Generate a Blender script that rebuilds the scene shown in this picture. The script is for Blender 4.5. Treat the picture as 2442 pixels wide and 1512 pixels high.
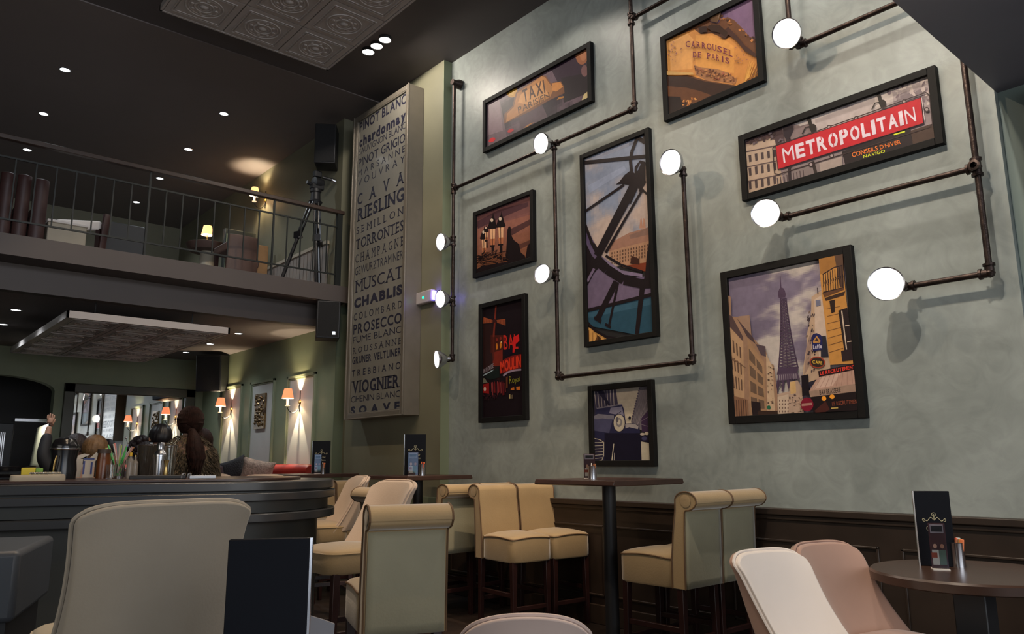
import bpy, math, random
from math import sin, cos, pi, radians, sqrt
from mathutils import Vector, Matrix
random.seed(7)
for o in list(bpy.data.objects): bpy.data.objects.remove(o, do_unlink=True)
SC = bpy.context.scene
COL = SC.collection
# ------------------------------------------------------------------ camera
YAW, PIT, ROL, FPX = .71821171, .18521711, -.00664666, 1828.889
CX, CY = 1221., 756.
EYE = Vector((0, 0, 1.2))
FW = Vector((sin(YAW)*cos(PIT), cos(YAW)*cos(PIT), sin(PIT)))
_r = Vector((cos(YAW), -sin(YAW), 0)); _u = _r.cross(FW)
RT = cos(ROL)*_r + sin(ROL)*_u
UP = -sin(ROL)*_r + cos(ROL)*_u
cam = bpy.data.cameras.new('camera'); camo = bpy.data.objects.new('camera', cam)
COL.objects.link(camo)
cam.sensor_width = 36; cam.lens = FPX/2442*36; cam.clip_start = .05
m = Matrix((RT, UP, -FW)).transposed().to_4x4(); m.translation = EYE
camo.matrix_world = m
SC.camera = camo
# ------------------------------------------------------------------ view / world / main lights
SC.view_settings.view_transform = 'Standard'; SC.view_settings.look = 'None'
SC.view_settings.gamma = 1; SC.view_settings.use_curve_mapping = False
SC.view_settings.exposure = 0.9
W = bpy.data.worlds.new('world'); SC.world = W; W.use_nodes = True
W.node_tree.nodes['Background'].inputs[0].default_value = (.55, .6, .7, 1)
W.node_tree.nodes['Background'].inputs[1].default_value = .25
def light(name, kind, loc, power, color=(1, 1, 1), target=None, **k):
    l = bpy.data.lights.new(name, kind); l.energy = power; l.color = color
    for a, b in k.items(): setattr(l, a, b)
    o = bpy.data.objects.new(name, l); COL.objects.link(o); o.location = loc
    if target is not None:
        o.rotation_euler = (Vector(target)-Vector(loc)).to_track_quat('-Z', 'Y').to_euler()
    return o
DAY = (1, .95, .86); WARM = (1, .62, .34); NEUT = (1, .90, .76); HALO = (1, .89, .76); AMBER = (1, .76, .52)
# daylight through the street windows behind the viewer; the upper one is added fill
light('daylight_street', 'AREA', (1.2, -3.7, 1.8), 62, DAY, (1.8, 3, 1.3), shape='RECTANGLE', size=5.5, size_y=2.2)
light('daylight_side', 'AREA', (-3.7, 2.2, 2.0), 26, DAY, (2, 4, 1.4), shape='RECTANGLE', size=4.0, size_y=2.4)
light('fill_upper', 'AREA', (0.5, -3.7, 4.3), 110, (.92, .95, 1.0), (1.5, 6, 4.0), shape='RECTANGLE', size=6, size_y=1.2)
# three clusters of ceiling spots washing the picture wall
SPOTS = [(3.60, 6.50), (3.60, 6.34), (3.60, 6.18)]
SPOTS2 = [(3.0, 4.55), (3.0, 4.40), (3.0, 4.25), (3.0, 2.95), (3.0, 2.8), (3.0, 2.65), (3.0, 1.75), (3.0, 1.6)]
# ------------------------------------------------------------------ pixel -> point on a known plane
def ray(px, py): return (px-CX)/FPX*RT - (py-CY)/FPX*UP + FW
def onX(px, py, x): d = ray(px, py); return EYE + d*(x/d.x)
def onY(px, py, y): d = ray(px, py); return EYE + d*(y/d.y)
def onZ(px, py, z): d = ray(px, py); return EYE + d*((z-1.2)/d.z)
def onD(px, py, dd): return EYE + ray(px, py)*dd
def lin(c):
    return tuple((v/255/12.92 if v/255 <= .04045 else ((v/255+.055)/1.055)**2.4) for v in c[:3])
# ------------------------------------------------------------------ materials
MATS = {}
def pm(name, col, rough=.6, metal=0, noise=0, scale=8, bump=0, bscale=None, col2=None, emit=None, estr=0, sheen=0, coat=0, trans=0, spec=None, det=4):
    if name in MATS: return MATS[name]
    mt = bpy.data.materials.new(name); mt.use_nodes = True; nt = mt.node_tree
    b = nt.nodes['Principled BSDF']
    c = (*col, 1)
    b.inputs['Base Color'].default_value = c; b.inputs['Roughness'].default_value = rough
    b.inputs['Metallic'].default_value = metal
    if sheen: b.inputs['Sheen Weight'].default_value = sheen; b.inputs['Sheen Roughness'].default_value = .4
    if coat: b.inputs['Coat Weight'].default_value = coat; b.inputs['Coat Roughness'].default_value = .15
    if trans: b.inputs['Transmission Weight'].default_value = trans
    if spec is not None: b.inputs['Specular IOR Level'].default_value = spec
    if emit: b.inputs['Emission Color'].default_value = (*emit, 1); b.inputs['Emission Strength'].default_value = estr
    tc = nt.nodes.new('ShaderNodeTexCoord')
    if noise:
        n = nt.nodes.new('ShaderNodeTexNoise'); n.inputs['Scale'].default_value = scale; n.inputs['Detail'].default_value = det
        nt.links.new(tc.outputs['Object'], n.inputs['Vector'])
        r = nt.nodes.new('ShaderNodeMapRange'); r.inputs[1].default_value = .3; r.inputs[2].default_value = .7
        nt.links.new(n.outputs['Fac'], r.inputs[0])
        mx = nt.nodes.new('ShaderNodeMix'); mx.data_type = 'RGBA'
        c2 = col2 or tuple(v*(1-noise) for v in col)
        mx.inputs[6].default_value = c; mx.inputs[7].default_value = (*c2, 1)
        nt.links.new(r.outputs[0], mx.inputs[0]); nt.links.new(mx.outputs[2], b.inputs['Base Color'])
    if bump:
        n2 = nt.nodes.new('ShaderNodeTexNoise'); n2.inputs['Scale'].default_value = bscale or scale*4; n2.inputs['Detail'].default_value = 3
        nt.links.new(tc.outputs['Object'], n2.inputs['Vector'])
        bp = nt.nodes.new('ShaderNodeBump'); bp.inputs['Strength'].default_value = bump; bp.inputs['Distance'].default_value = .01
        nt.links.new(n2.outputs['Fac'], bp.inputs['Height']); nt.links.new(bp.outputs[0], b.inputs['Normal'])
    MATS[name] = mt
    return mt
def plaster(name, c1, c2, rough=.45, sc=1.5, amt=1.):
    """trowelled plaster: two layers of warped noise"""
    mt = pm(name, c1, rough); nt = mt.node_tree; b = nt.nodes['Principled BSDF']
    tc = nt.nodes.new('ShaderNodeTexCoord')
    n = nt.nodes.new('ShaderNodeTexNoise'); n.inputs['Scale'].default_value = sc; n.inputs['Detail'].default_value = 6; n.inputs['Distortion'].default_value = 1.6
    n2 = nt.nodes.new('ShaderNodeTexNoise'); n2.inputs['Scale'].default_value = sc*4.5; n2.inputs['Detail'].default_value = 5; n2.inputs['Distortion'].default_value = 3.2
    for q in (n, n2): nt.links.new(tc.outputs['Object'], q.inputs['Vector'])
    ad = nt.nodes.new('ShaderNodeMath'); ad.operation = 'MULTIPLY_ADD'; ad.inputs[1].default_value = .55
    nt.links.new(n2.outputs['Fac'], ad.inputs[0]); nt.links.new(n.outputs['Fac'], ad.inputs[2])
    r = nt.nodes.new('ShaderNodeMapRange'); r.inputs[1].default_value = .55; r.inputs[2].default_value = 1.0
    nt.links.new(ad.outputs[0], r.inputs[0])
    mx = nt.nodes.new('ShaderNodeMix'); mx.data_type = 'RGBA'
    mx.inputs[6].default_value = (*c1, 1); mx.inputs[7].default_value = (*c2, 1)
    nt.links.new(r.outputs[0], mx.inputs[0]); nt.links.new(mx.outputs[2], b.inputs['Base Color'])
    bp = nt.nodes.new('ShaderNodeBump'); bp.inputs['Strength'].default_value = .12; bp.inputs['Distance'].default_value = .01
    nt.links.new(n2.outputs['Fac'], bp.inputs['Height']); nt.links.new(bp.outputs[0], b.inputs['Normal'])
    return mt
M_WALL = plaster('gallery_plaster', (.305, .34, .328), (.197, .222, .213), .42, 1.05)
M_OLIVE = pm('olive_paint', (.185, .178, .12), .6, noise=.1, scale=3)
M_GREEN = pm('sage_green_paint', (.195, .222, .138), .55, noise=.12, scale=3)
M_PANEL = pm('pale_grey_panel_paint', (.50, .50, .47), .6, noise=.08, scale=4)
M_SHADE = pm('blue_grey_shaded_paint', (.15, .20, .19), .6, noise=.1, scale=3)  # entry wall colour darkened to carry the shade under the slab
M_CEIL = pm('charcoal_ceiling_paint', (.095, .082, .084), .75, noise=.08, scale=2)
M_CEIL2 = pm('taupe_ceiling_paint', (.175, .15, .145), .7, noise=.06, scale=2)
M_FASC = pm('taupe_fascia_paint', (.075, .060, .055), .6, noise=.08, scale=3)
M_TIN = pm('white_tin_tile', (.42, .38, .36), .45, noise=.06, scale=10)
M_FLOOR = pm('dark_wood_floor', (.030, .020, .016), .4, noise=.3, scale=6)
M_DADO = pm('dark_wenge_panelling', (.034, .022, .016), .42, noise=.35, scale=5, det=8, spec=.4)
M_FRAME = pm('black_frame_wood', (.006, .0055, .0055), .65, noise=.2, scale=20, spec=.2)
M_PIPE = pm('aged_steel_pipe', (.075, .055, .05), .38, metal=.9, noise=.55, scale=25, bump=.2)
M_BLACK = pm('matte_black', (.012, .012, .014), .5)
M_BLACKG = pm('gloss_black', (.010, .010, .012), .2)
M_VELV = pm('olive_gold_velvet', (.36, .25, .125), .75, noise=.14, scale=5, sheen=.6, bump=.1, bscale=90)
M_VELVB = pm('sage_velvet_back', (.31, .285, .19), .75, noise=.14, scale=4, sheen=.5, bump=.1, bscale=90)
M_PIPING = pm('brown_piping', (.12, .065, .03), .6)
M_BEIGE = pm('beige_fabric', (.52, .40, .31), .8, noise=.08, scale=5, sheen=.3, bump=.08, bscale=120)
M_BEIGED = pm('taupe_fabric', (.36, .305, .235), .8, noise=.12, scale=4, sheen=.25, bump=.08, bscale=120)
M_WHITE = pm('off_white_fabric', (.80, .72, .66), .85, noise=.05, scale=5, sheen=.2)
M_PINK = pm('dusty_pink_fabric', (.40, .25, .195), .85, noise=.08, scale=5, sheen=.3)
M_PINKT = pm('pale_rose_fabric', (.56, .43, .38), .85, noise=.06, scale=5, sheen=.3)
M_LEG = pm('dark_mahogany', (.028, .010, .009), .35, noise=.3, scale=12)
M_TTOP = pm('dark_walnut_top', (.055, .027, .020), .32, noise=.35, scale=6, det=8)
M_TTOP2 = pm('brown_walnut_top', (.060, .031, .021), .3, noise=.3, scale=6, det=8)
M_BAR = pm('slate_grey_lacquer', (.034, .035, .038), .3, noise=.1, scale=4)
M_BARB = pm('bar_body_grey', (.036, .038, .036), .45, noise=.1, scale=4)
M_STEEL = pm('brushed_steel', (.55, .56, .60), .22, metal=1)
M_BRASS = pm('brass', (.60, .42, .16), .28, metal=1)
M_GLASS = pm('clear_glass', (.9, .93, .93), .03, trans=1)
M_NAVY = pm('navy_menu_cover', (.005, .006, .010), .6, noise=.1, scale=10, spec=.15)
M_SIGNF = pm('silver_taupe_frame', (.21, .185, .15), .38, metal=.35, noise=.1, scale=10)
M_LAMPG = pm('lamp_lens', (1, .95, .9), .2, emit=(1, .93, .86), estr=1.5)
M_SPOTG = pm('spot_lens', (1, 1, 1), .2, emit=(1, .97, .93), estr=8)
M_DOWNG = pm('downlight_lens', (1, 1, 1), .2, emit=(.92, .97, 1), estr=9)
M_SHADEO = pm('orange_lampshade', (.75, .16, .06), .7, emit=(1, .22, .09), estr=.75)
M_SHADEI = pm('lampshade_inside', (.9, .75, .6), .7, emit=(1, .82, .6), estr=2.2)
M_SHADEW = pm('amber_lampshade', (.8, .4, .16), .7, emit=(1, .48, .17), estr=1.1)
M_CANDLE = pm('cream_candle_sleeve', (.8, .65, .45), .6, emit=(1, .75, .45), estr=.5)
M_PAPER = pm('off_white_paper', (.6, .56, .52), .7)
M_RED = pm('red_leather', (.28, .022, .014), .45, noise=.15, scale=6)
M_GOLDF = pm('gold_foil', (.55, .50, .32), .4, metal=.3)
M_WOOD = pm('honey_wood', (.42, .22, .09), .5, noise=.3, scale=7)
M_BROWN = pm('brown_leather', (.10, .055, .042), .55, noise=.2, scale=6)
M_RBROWN = pm('oxblood_leather', (.05, .018, .016), .5, noise=.25, scale=6)
M_CREAM = pm('cream_cloth', (.45, .39, .30), .8, noise=.08, scale=6)
def vcol_mat(name, rough=.35, gain=1.0, noise=.10, metal=0):
    mt = bpy.data.materials.new(name); mt.use_nodes = True; nt = mt.node_tree; b = nt.nodes['Principled BSDF']
    a = nt.nodes.new('ShaderNodeVertexColor'); a.layer_name = 'Col'
    tc = nt.nodes.new('ShaderNodeTexCoord'); n = nt.nodes.new('ShaderNodeTexNoise'); n.inputs['Scale'].default_value = 22; n.inputs['Detail'].default_value = 6
    nt.links.new(tc.outputs['Object'], n.inputs['Vector'])
    r = nt.nodes.new('ShaderNodeMapRange'); r.inputs[1].default_value = .3; r.inputs[2].default_value = .7; r.inputs[3].default_value = (1-noise)*gain; r.inputs[4].default_value = (1+noise)*gain
    nt.links.new(n.outputs['Fac'], r.inputs[0])
    mx = nt.nodes.new('ShaderNodeVectorMath'); mx.operation = 'SCALE'
    nt.links.new(a.outputs['Color'], mx.inputs[0]); nt.links.new(r.outputs[0], mx.inputs['Scale'])
    nt.links.new(mx.outputs[0], b.inputs['Base Color']); b.inputs['Roughness'].default_value = .45; b.inputs['Specular IOR Level'].default_value = .25
    return mt
# ------------------------------------------------------------------ mesh builder
class MB:
    def __init__(s): s.v = []; s.f = []; s.m = []; s.c = []
    def add(s, vs, fs, mi=0, col=None):
        k = len(s.v); s.v += [tuple(p) for p in vs]
        for f in fs: s.f.append([i+k for i in f]); s.m.append(mi); s.c.append(col)
        return s
    def box(s, x0, x1, y0, y1, z0, z1, mi=0, col=None, mat=None):
        vs = [Vector((x, y, z)) for x in (x0, x1) for y in (y0, y1) for z in (z0, z1)]
        if mat is not None: vs = [mat @ p for p in vs]
        return s.add(vs, [(0, 1, 3, 2), (4, 6, 7, 5), (0, 4, 5, 1), (2, 3, 7, 6), (0, 2, 6, 4), (1, 5, 7, 3)], mi, col)
    def bar(s, p, q, w, h, mi=0, up=(0, 0, 1), w2=None, h2=None):
        p = Vector(p); q = Vector(q); d = (q-p).normalized(); up = Vector(up)
        if abs(d.dot(up)) > .95: up = Vector((0, 1, 0))
        a = d.cross(up).normalized(); b = a.cross(d)
        vs = []
        for c, ww, hh in ((p, w, h), (q, w2 or w, h2 or h)):
            vs += [c+a*ww/2*i+b*hh/2*j for i, j in ((-1, -1), (1, -1), (1, 1), (-1, 1))]
        return s.add(vs, [(3, 2, 1, 0), (4, 5, 6, 7), (0, 1, 5, 4), (1, 2, 6, 5), (2, 3, 7, 6), (3, 0, 4, 7)], mi)
    def tube(s, pts, r, n=10, mi=0, cap=True, closed=False):
        pts = [Vector(p) for p in pts]; rs = r if isinstance(r, (list, tuple)) else [r]*len(pts)
        k = len(pts); rings = []; ref = None
        for i, p in enumerate(pts):
            if closed: d = pts[(i+1) % k]-pts[i-1]
            else: d = pts[min(i+1, k-1)]-pts[max(i-1, 0)]
            d.normalize()
            if ref is None:
                ref = Vector((0, 0, 1)) if abs(d.z) < .9 else Vector((1, 0, 0))
            a = d.cross(ref).normalized(); b = a.cross(d).normalized(); ref = b
            rings.append([p+(a*cos(2*pi*j/n)+b*sin(2*pi*j/n))*rs[i] for j in range(n)])
        vs = [q for rg in rings for q in rg]; fs = []
        for i in range(k if closed else k-1):
            i2 = (i+1) % k
            for j in range(n): fs.append((i*n+j, i*n+(j+1) % n, i2*n+(j+1) % n, i2*n+j))
        if cap and not closed: fs += [tuple(range(n))[::-1], tuple((k-1)*n+j for j in range(n))]
        return s.add(vs, fs, mi)
    def lathe(s, prof, o=(0, 0, 0), ax=None, n=24, mi=0, mis=None):
        """prof: (r, h) list along the axis"""
        o = Vector(o); ax = Vector(ax or (0, 0, 1)).normalized()
        ref = Vector((1, 0, 0)) if abs(ax.x) < .9 else Vector((0, 1, 0))
        a = ax.cross(ref).normalized(); b = ax.cross(a)
        vs = [o+ax*h+(a*cos(2*pi*j/n)+b*sin(2*pi*j/n))*max(r, 1e-5) for r, h in prof for j in range(n)]
        for i in range(len(prof)-1):
            fs = [(i*n+j, i*n+(j+1) % n, (i+1)*n+(j+1) % n, (i+1)*n+j) for j in range(n)]
            k = len(s.v) if i == 0 else k0
            if i == 0:
                k0 = len(s.v); s.v += [tuple(p) for p in vs]
            for f in fs: s.f.append([q+k0 for q in f]); s.m.append(mis[i] if mis else mi); s.c.append(None)
        return s
    def prism(s, poly, axis, a0, a1, mi=0, mat=None):
        """poly of 2-D points extruded along an axis: x -> (y,z), y -> (x,z), z -> (x,y)"""
        def P(u, v, w): return {'x': (w, u, v), 'y': (u, w, v), 'z': (u, v, w)}[axis]
        n = len(poly); vs = [P(u, v, a0) for u, v in poly]+[P(u, v, a1) for u, v in poly]
        if mat is not None: vs = [mat @ Vector(p) for p in vs]
        return s.add(vs, [tuple(range(n)), tuple(range(2*n-1, n-1, -1))]+[(i, n+i, n+(i+1) % n, (i+1) % n) for i in range(n)], mi)
    def grid(s, fn, nu, nv, mi=0, wrap=False):
        k = [fn(i/nu, j/nv) for j in range(nv+1) for i in range(nu+1)]
        return s.add(k, [(j*(nu+1)+i, j*(nu+1)+i+1, (j+1)*(nu+1)+i+1, (j+1)*(nu+1)+i) for j in range(nv) for i in range(nu)], mi)
    def build(s, name, mats, parent=None, bevel=0, smooth=True, seg=2, subsurf=0, solid=0, angle=40, fix=True):
        me = bpy.data.meshes.new(name); me.from_pydata(s.v, [], s.f)
        if not isinstance(mats, (list, tuple)): mats = [mats]
        for q in mats: me.materials.append(q)
        for p, mi in zip(me.polygons, s.m): p.material_index = mi
        if any(c is not None for c in s.c):
            at = me.color_attributes.new('Col', 'FLOAT_COLOR', 'CORNER')
            for p, c in zip(me.polygons, s.c):
                c = c or (.5, .5, .5)
                for li in p.loop_indices: at.data[li].color = (c[0], c[1], c[2], 1)
        me.validate(); me.update()
        if fix:
            import bmesh
            bm = bmesh.new(); bm.from_mesh(me); bmesh.ops.recalc_face_normals(bm, faces=bm.faces); bm.to_mesh(me); bm.free()
        if smooth:
            for p in me.polygons: p.use_smooth = True
            me.set_sharp_from_angle(angle=radians(angle))
        o = bpy.data.objects.new(name, me); COL.objects.link(o)
        if parent: o.parent = parent
        if solid: q = o.modifiers.new('s', 'SOLIDIFY'); q.thickness = solid; q.offset = 0
        if bevel: q = o.modifiers.new('b', 'BEVEL'); q.width = bevel; q.segments = seg; q.limit_method = 'ANGLE'; q.angle_limit = radians(35)
        if subsurf: q = o.modifiers.new('u', 'SUBSURF'); q.levels = subsurf; q.render_levels = subsurf
        return o
def tag(o, label=None, cat=None, group=None, kind=None):
    if label: o['label'] = label
    if cat: o['category'] = cat
    if group: o['group'] = group
    if kind: o['kind'] = kind
    return o
def empty(name, loc, rz=0, label=None, cat=None, group=None):
    o = bpy.data.objects.new(name, None); COL.objects.link(o); o.empty_display_size = .1
    o.location = loc; o.rotation_euler = (0, 0, rz)
    return tag(o, label, cat, group)
def dup(root, loc, rz, label=None, group=None, scale=None):
    def cp(o, par):
        c = o.copy(); COL.objects.link(c)
        if par: c.parent = par
        for ch in [q for q in bpy.data.objects if q.parent is o]: cp(ch, c)
        return c
    r = cp(root, None); r.location = loc; r.rotation_euler = (0, 0, rz)
    if label: r['label'] = label
    if group: r['group'] = group
    return r
def struct(name, mb, mats, **k):
    o = mb.build(name, mats, **k); o['kind'] = 'structure'; return o
# ------------------------------------------------------------------ text to polygons
_gl = {}
SER = dict(A=([.04, .96], [.5]), B=([.06], [.06]), E=([.08], [.08]), F=([.1], [.1]), H=([.08, .92], [.08, .92]), I=([.5], [.5]), L=([.1], [.1]),
           M=([.07, .93], [.07, .93]), N=([.08], [.08, .92]), P=([.1], [.1]), R=([.1, .95], [.1]), T=([.5], []), U=([], [.08, .92]), V=([], [.05, .95]),
           Y=([.5], [.05, .95]), K=([.1, .95], [.1, .9]), D=([.1], [.1]))
def glyph(ch, off):
    k = (ch, off)
    if k in _gl: return _gl[k]
    cu = bpy.data.curves.new('g', 'FONT'); cu.body = ch; cu.offset = off; cu.resolution_u = 3
    o = bpy.data.objects.new('g', cu); COL.objects.link(o)
    dg = bpy.context.evaluated_depsgraph_get(); dg.update()
    me = bpy.data.meshes.new_from_object(o.evaluated_get(dg))
    vs = [(v.co.x, v.co.y) for v in me.vertices]; fs = [tuple(p.vertices) for p in me.polygons]
    bpy.data.objects.remove(o, do_unlink=True); bpy.data.meshes.remove(me)
    _gl[k] = (vs, fs); return _gl[k]
def text(s, off=0., serif=False, gap=.09, cond=1., space=.3):
    """(verts 0..1 x 0..1, faces) of a line of text"""
    V = []; F = []; x = 0
    for ch in s:
        if ch == ' ': x += space; continue
        vs, fs = glyph(ch, off)
        if not vs: continue
        x0 = min(v[0] for v in vs); x1 = max(v[0] for v in vs); w = (x1-x0)*cond
        k = len(V); V += [((v[0]-x0)*cond+x, v[1]) for v in vs]; F += [tuple(i+k for i in f) for f in fs]
        if serif and ch in SER:
            h = .69
            for lst, yy in ((SER[ch][0], .0), (SER[ch][1], h)):
                for q in lst:
                    cxx = x+q*w; a = .13; t = .035; k = len(V)
                    V += [(cxx-a, yy-t/2-.01+(0)), (cxx+a, yy-t/2-.01), (cxx+a, yy+t/2+.01), (cxx-a, yy+t/2+.01)]; F.append((k, k+1, k+2, k+3))
        x += w+gap
    x0 = min(v[0] for v in V); x1 = max(v[0] for v in V); y0 = min(v[1] for v in V); y1 = max(v[1] for v in V)
    return [((v[0]-x0)/(x1-x0), (v[1]-y0)/(y1-y0)) for v in V], F
# ------------------------------------------------------------------ artwork: coloured shapes printed on a wall plane
class Art:
    """shapes given in crop coordinates of the photograph, laid on the plane x = X as layers of ink"""
    def __init__(s, X, ox=0, oy=0, k=1., gain=1.0): s.X = X; s.o = (ox, oy, k); s.mb = MB(); s.n = 0; s.gain = gain; s.clip = None
    def P(s, p): return onX(s.o[0]+p[0]*s.o[2], s.o[1]+p[1]*s.o[2], s.X)
    def poly(s, col, pts):
        s.n += 1; c = tuple(v*s.gain for v in lin(col))
        s.put([s.P(p) for p in pts], c)
    def put(s, q, c):
        if s.clip:
            y0, y1, z0, z1 = s.clip
            for ax, lim, sg in ((1, y0, 1), (1, y1, -1), (2, z0, 1), (2, z1, -1)):
                out = []
                for i, a in enumerate(q):
                    b = q[i-1]; da = (a[ax]-lim)*sg; db = (b[ax]-lim)*sg
                    if (da >= 0) != (db >= 0): out.append(b.lerp(a, db/(db-da)))
                    if da >= 0: out.append(a.copy())
                q = out
                if len(q) < 3: return
        for p in q: p.x = s.X-s.n*.00006
        s.mb.add(q, [tuple(range(len(q)))], 0, c)
    def line(s, col, a, b, w, w2=None):
        a = Vector(a); b = Vector(b); d = (b-a).normalized(); n = Vector((-d.y, d.x)); w2 = w if w2 is None else w2
        s.poly(col, [a-n*w/2, a+n*w/2, b+n*w2/2, b-n*w2/2])
    def path(s, col, pts, w):
        for a, b in zip(pts, pts[1:]): s.line(col, a, b, w)
    def disc(s, col, c, rx, ry=None, n=20, rot=0):
        ry = ry or rx
        s.poly(col, [(c[0]+rx*cos(t)*cos(rot)-ry*sin(t)*sin(rot), c[1]+rx*cos(t)*sin(rot)+ry*sin(t)*cos(rot)) for t in [2*pi*i/n for i in range(n)]])
    def text(s, col, st, quad, **k):
        """quad: top-left, top-right, bottom-right, bottom-left"""
        V, F = text(st, **k); s.n += 1; c = tuple(v*s.gain for v in lin(col)); A, B, C, D = [Vector(q) for q in quad]
        q = []
        for u, v in V:
            top = A.lerp(B, u); bot = D.lerp(C, u); q.append(s.P(bot.lerp(top, v)))
        for f in F: s.put([q[i].copy() for i in f], c)
    def grad(s, c0, c1, quad, n=10):
        A, B, C, D = [Vector(q) for q in quad]
        for i in range(n):
            t0 = i/n; t1 = (i+1)/n; t = i/(n-1)
            s.poly([c0[j]*(1-t)+c1[j]*t for j in range(3)], [A.lerp(D, t0), B.lerp(C, t0), B.lerp(C, t1), A.lerp(D, t1)])
            s.n -= 1
        s.n += 1
    def field(s, c0, c1, quad, nu, nv, fx, fy, seed, lo=-.35, hi=.35, ramp=0.):
        """blotchy two-colour area (clouds, haze, blurred lights)"""
        from mathutils import noise
        for i in range(nu):
            for j in range(nv):
                u, v = (i+.5)/nu, (j+.5)/nv
                t = noise.fractal(Vector((u*fx+seed, v*fy, seed*1.7)), .9, 2.1, 4)+ramp*(v-.5)
                t = min(1, max(0, (t-lo)/(hi-lo))); t = t*t*(3-2*t)
                s.poly([c0[k]*(1-t)+c1[k]*t for k in range(3)], [s.q(quad, i/nu, j/nv), s.q(quad, (i+1)/nu, j/nv), s.q(quad, (i+1)/nu, (j+1)/nv), s.q(quad, i/nu, (j+1)/nv)]); s.n -= 1
        s.n += 1
    def q(s, quad, u, v): A, B, C, D = [Vector(q) for q in quad]; return A.lerp(B, u).lerp(D.lerp(C, u), v)
    def sub(s, col, quad, u0, u1, v0, v1): s.poly(col, [s.q(quad, u0, v0), s.q(quad, u1, v0), s.q(quad, u1, v1), s.q(quad, u0, v1)])
    def build(s, parent, name='print', rough=.3):
        return s.mb.build(name, MATS.setdefault('ink', vcol_mat('photo_print', rough)), parent, smooth=False, fix=False)
# ================================================================== THE ROOM
XG, XS, XC = 4.5, 4.4, 4.28           # gallery wall, sign pier, sconce wall
ZC, ZM0, ZM1, ZL = 5.38, 3.01, 3.20, 2.78
YE, YP, YM, YB = 6.10, 8.02, 7.82, 12.3
def blk(name, x0, x1, y0, y1, z0, z1, mt, **k): return struct(name, MB().box(x0, x1, y0, y1, z0, z1), mt, **k)
blk('floor', -4.2, 4.9, -4.2, 14.6, -.1, 0, M_FLOOR)
blk('wall_gallery', XG, XG+.3, 1.18, YE, 0, ZC, M_WALL)
blk('wall_pier', XS, XG+.3, YE, YP, 0, ZC, M_OLIVE)
blk('wall_sconces', XC, XG+.3, YP, YB, 0, ZM0, M_GREEN)
blk('wall_mezzanine_right', XC, XG+.3, YP, YB+1.9, ZM0, ZC, M_OLIVE)
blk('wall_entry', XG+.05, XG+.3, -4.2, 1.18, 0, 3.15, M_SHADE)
blk('ceiling', -4.2, 4.8, -4.2, 7.38, ZC, ZC+.2, M_CEIL)
blk('ceiling_mezzanine', -4.2, 4.8, 7.38, YB+1.9, ZC-.012, ZC+.2, M_CEIL2)
blk('ceiling_lower', -4.2, 4.3, YM+.45, YB, ZL, ZM0, M_CEIL2)
blk('trim_beam', -4.2, 4.3, YM+.33, YM+.45, ZL-.02, ZM0, M_FASC)
blk('trim_mezzanine_fascia', -4.2, XC+.02, YM, YB+1.9, ZM0, ZM1, M_FASC)
blk('ceiling_entry', -4.2, 4.8, -4.2, 1.18, 3.15, 3.42, pm('navy_soffit_paint', (.15, .145, .175), .6, noise=.1, scale=3))
blk('wall_left', -4.4, -4.2, -4.2, 14.6, 0, ZC, M_OLIVE)
blk('wall_mezzanine_back', -4.2, 4.3, YB+1.7, YB+1.9, ZM1, ZC, M_OLIVE)
# street front behind the viewer, with tall windows
mb = MB()
for x0, x1 in ((-4.2, -3.6), (-1.4, -1.0), (1.2, 1.6), (3.8, 4.8)): mb.box(x0, x1, -4.3, -4.1, 0, 3.15)
mb.box(-4.2, 4.8, -4.3, -4.1, 0, .45); mb.box(-4.2, 4.8, -4.3, -4.1, 2.95, 3.7); mb.box(-4.2, 4.8, -4.3, -4.1, 5.0, ZC); mb.box(-4.2, -3.6, -4.3, -4.1, 3.7, 5.0); mb.box(3.8, 4.8, -4.3, -4.1, 3.7, 5.0)
struct('wall_street', mb, M_GREEN)
M_SKYP = pm('daylit_window_pane', (.3, .4, .5), .1, emit=(.35, .55, .85), estr=.9)
for i, (x0, x1) in enumerate(((-3.6, -1.4), (-1.0, 1.2), (1.6, 3.8))):
    mb = MB().box(x0, x1, -4.22, -4.2, .45, 2.95)
    struct('window_%d' % (i+1), mb, M_SKYP)
    f = MB()
    for a, b, c, d in ((x0, x0+.06, .45, 2.95), (x1-.06, x1, .45, 2.95), (x0, x1, .45, .51), (x0, x1, 2.89, 2.95), (x0, x1, 1.9, 1.95), ((x0+x1)/2-.03, (x0+x1)/2+.03, .45, 2.95)):
        f.box(a, b, -4.2, -4.12, c, d)
    struct('trim_window_frame_%d' % (i+1), f, M_BLACK)
struct('window_4', MB().box(-3.6, 3.8, -4.22, -4.2, 3.7, 5.0), M_SKYP)  # upper pane added to light the high ceiling and mezzanine
# back wall of the lower room with the arched opening at the left
mb = MB(); ax0, ax1, az = .75, 2.24, 2.20
arch = [(ax1, 0), (ax1, az)]+[(ax0+(ax1-ax0)*(.5+.5*cos(t)), az+.19*sin(t)) for t in [pi*i/16 for i in range(1, 16)]]+[(ax0, az), (ax0, 0)]
mb.prism([(4.3, 0), (4.3, ZM0), (-4.2, ZM0), (-4.2, 0)]+arch[::-1], 'y', YB, YB+.2)
struct('wall_back', mb, M_GREEN)
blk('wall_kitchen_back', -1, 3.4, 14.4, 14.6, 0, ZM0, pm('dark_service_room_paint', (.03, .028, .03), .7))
blk('wall_kitchen_right', 3.2, 3.3, YB+.2, 14.4, 0, ZM0, MATS['dark_service_room_paint'])
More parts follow.
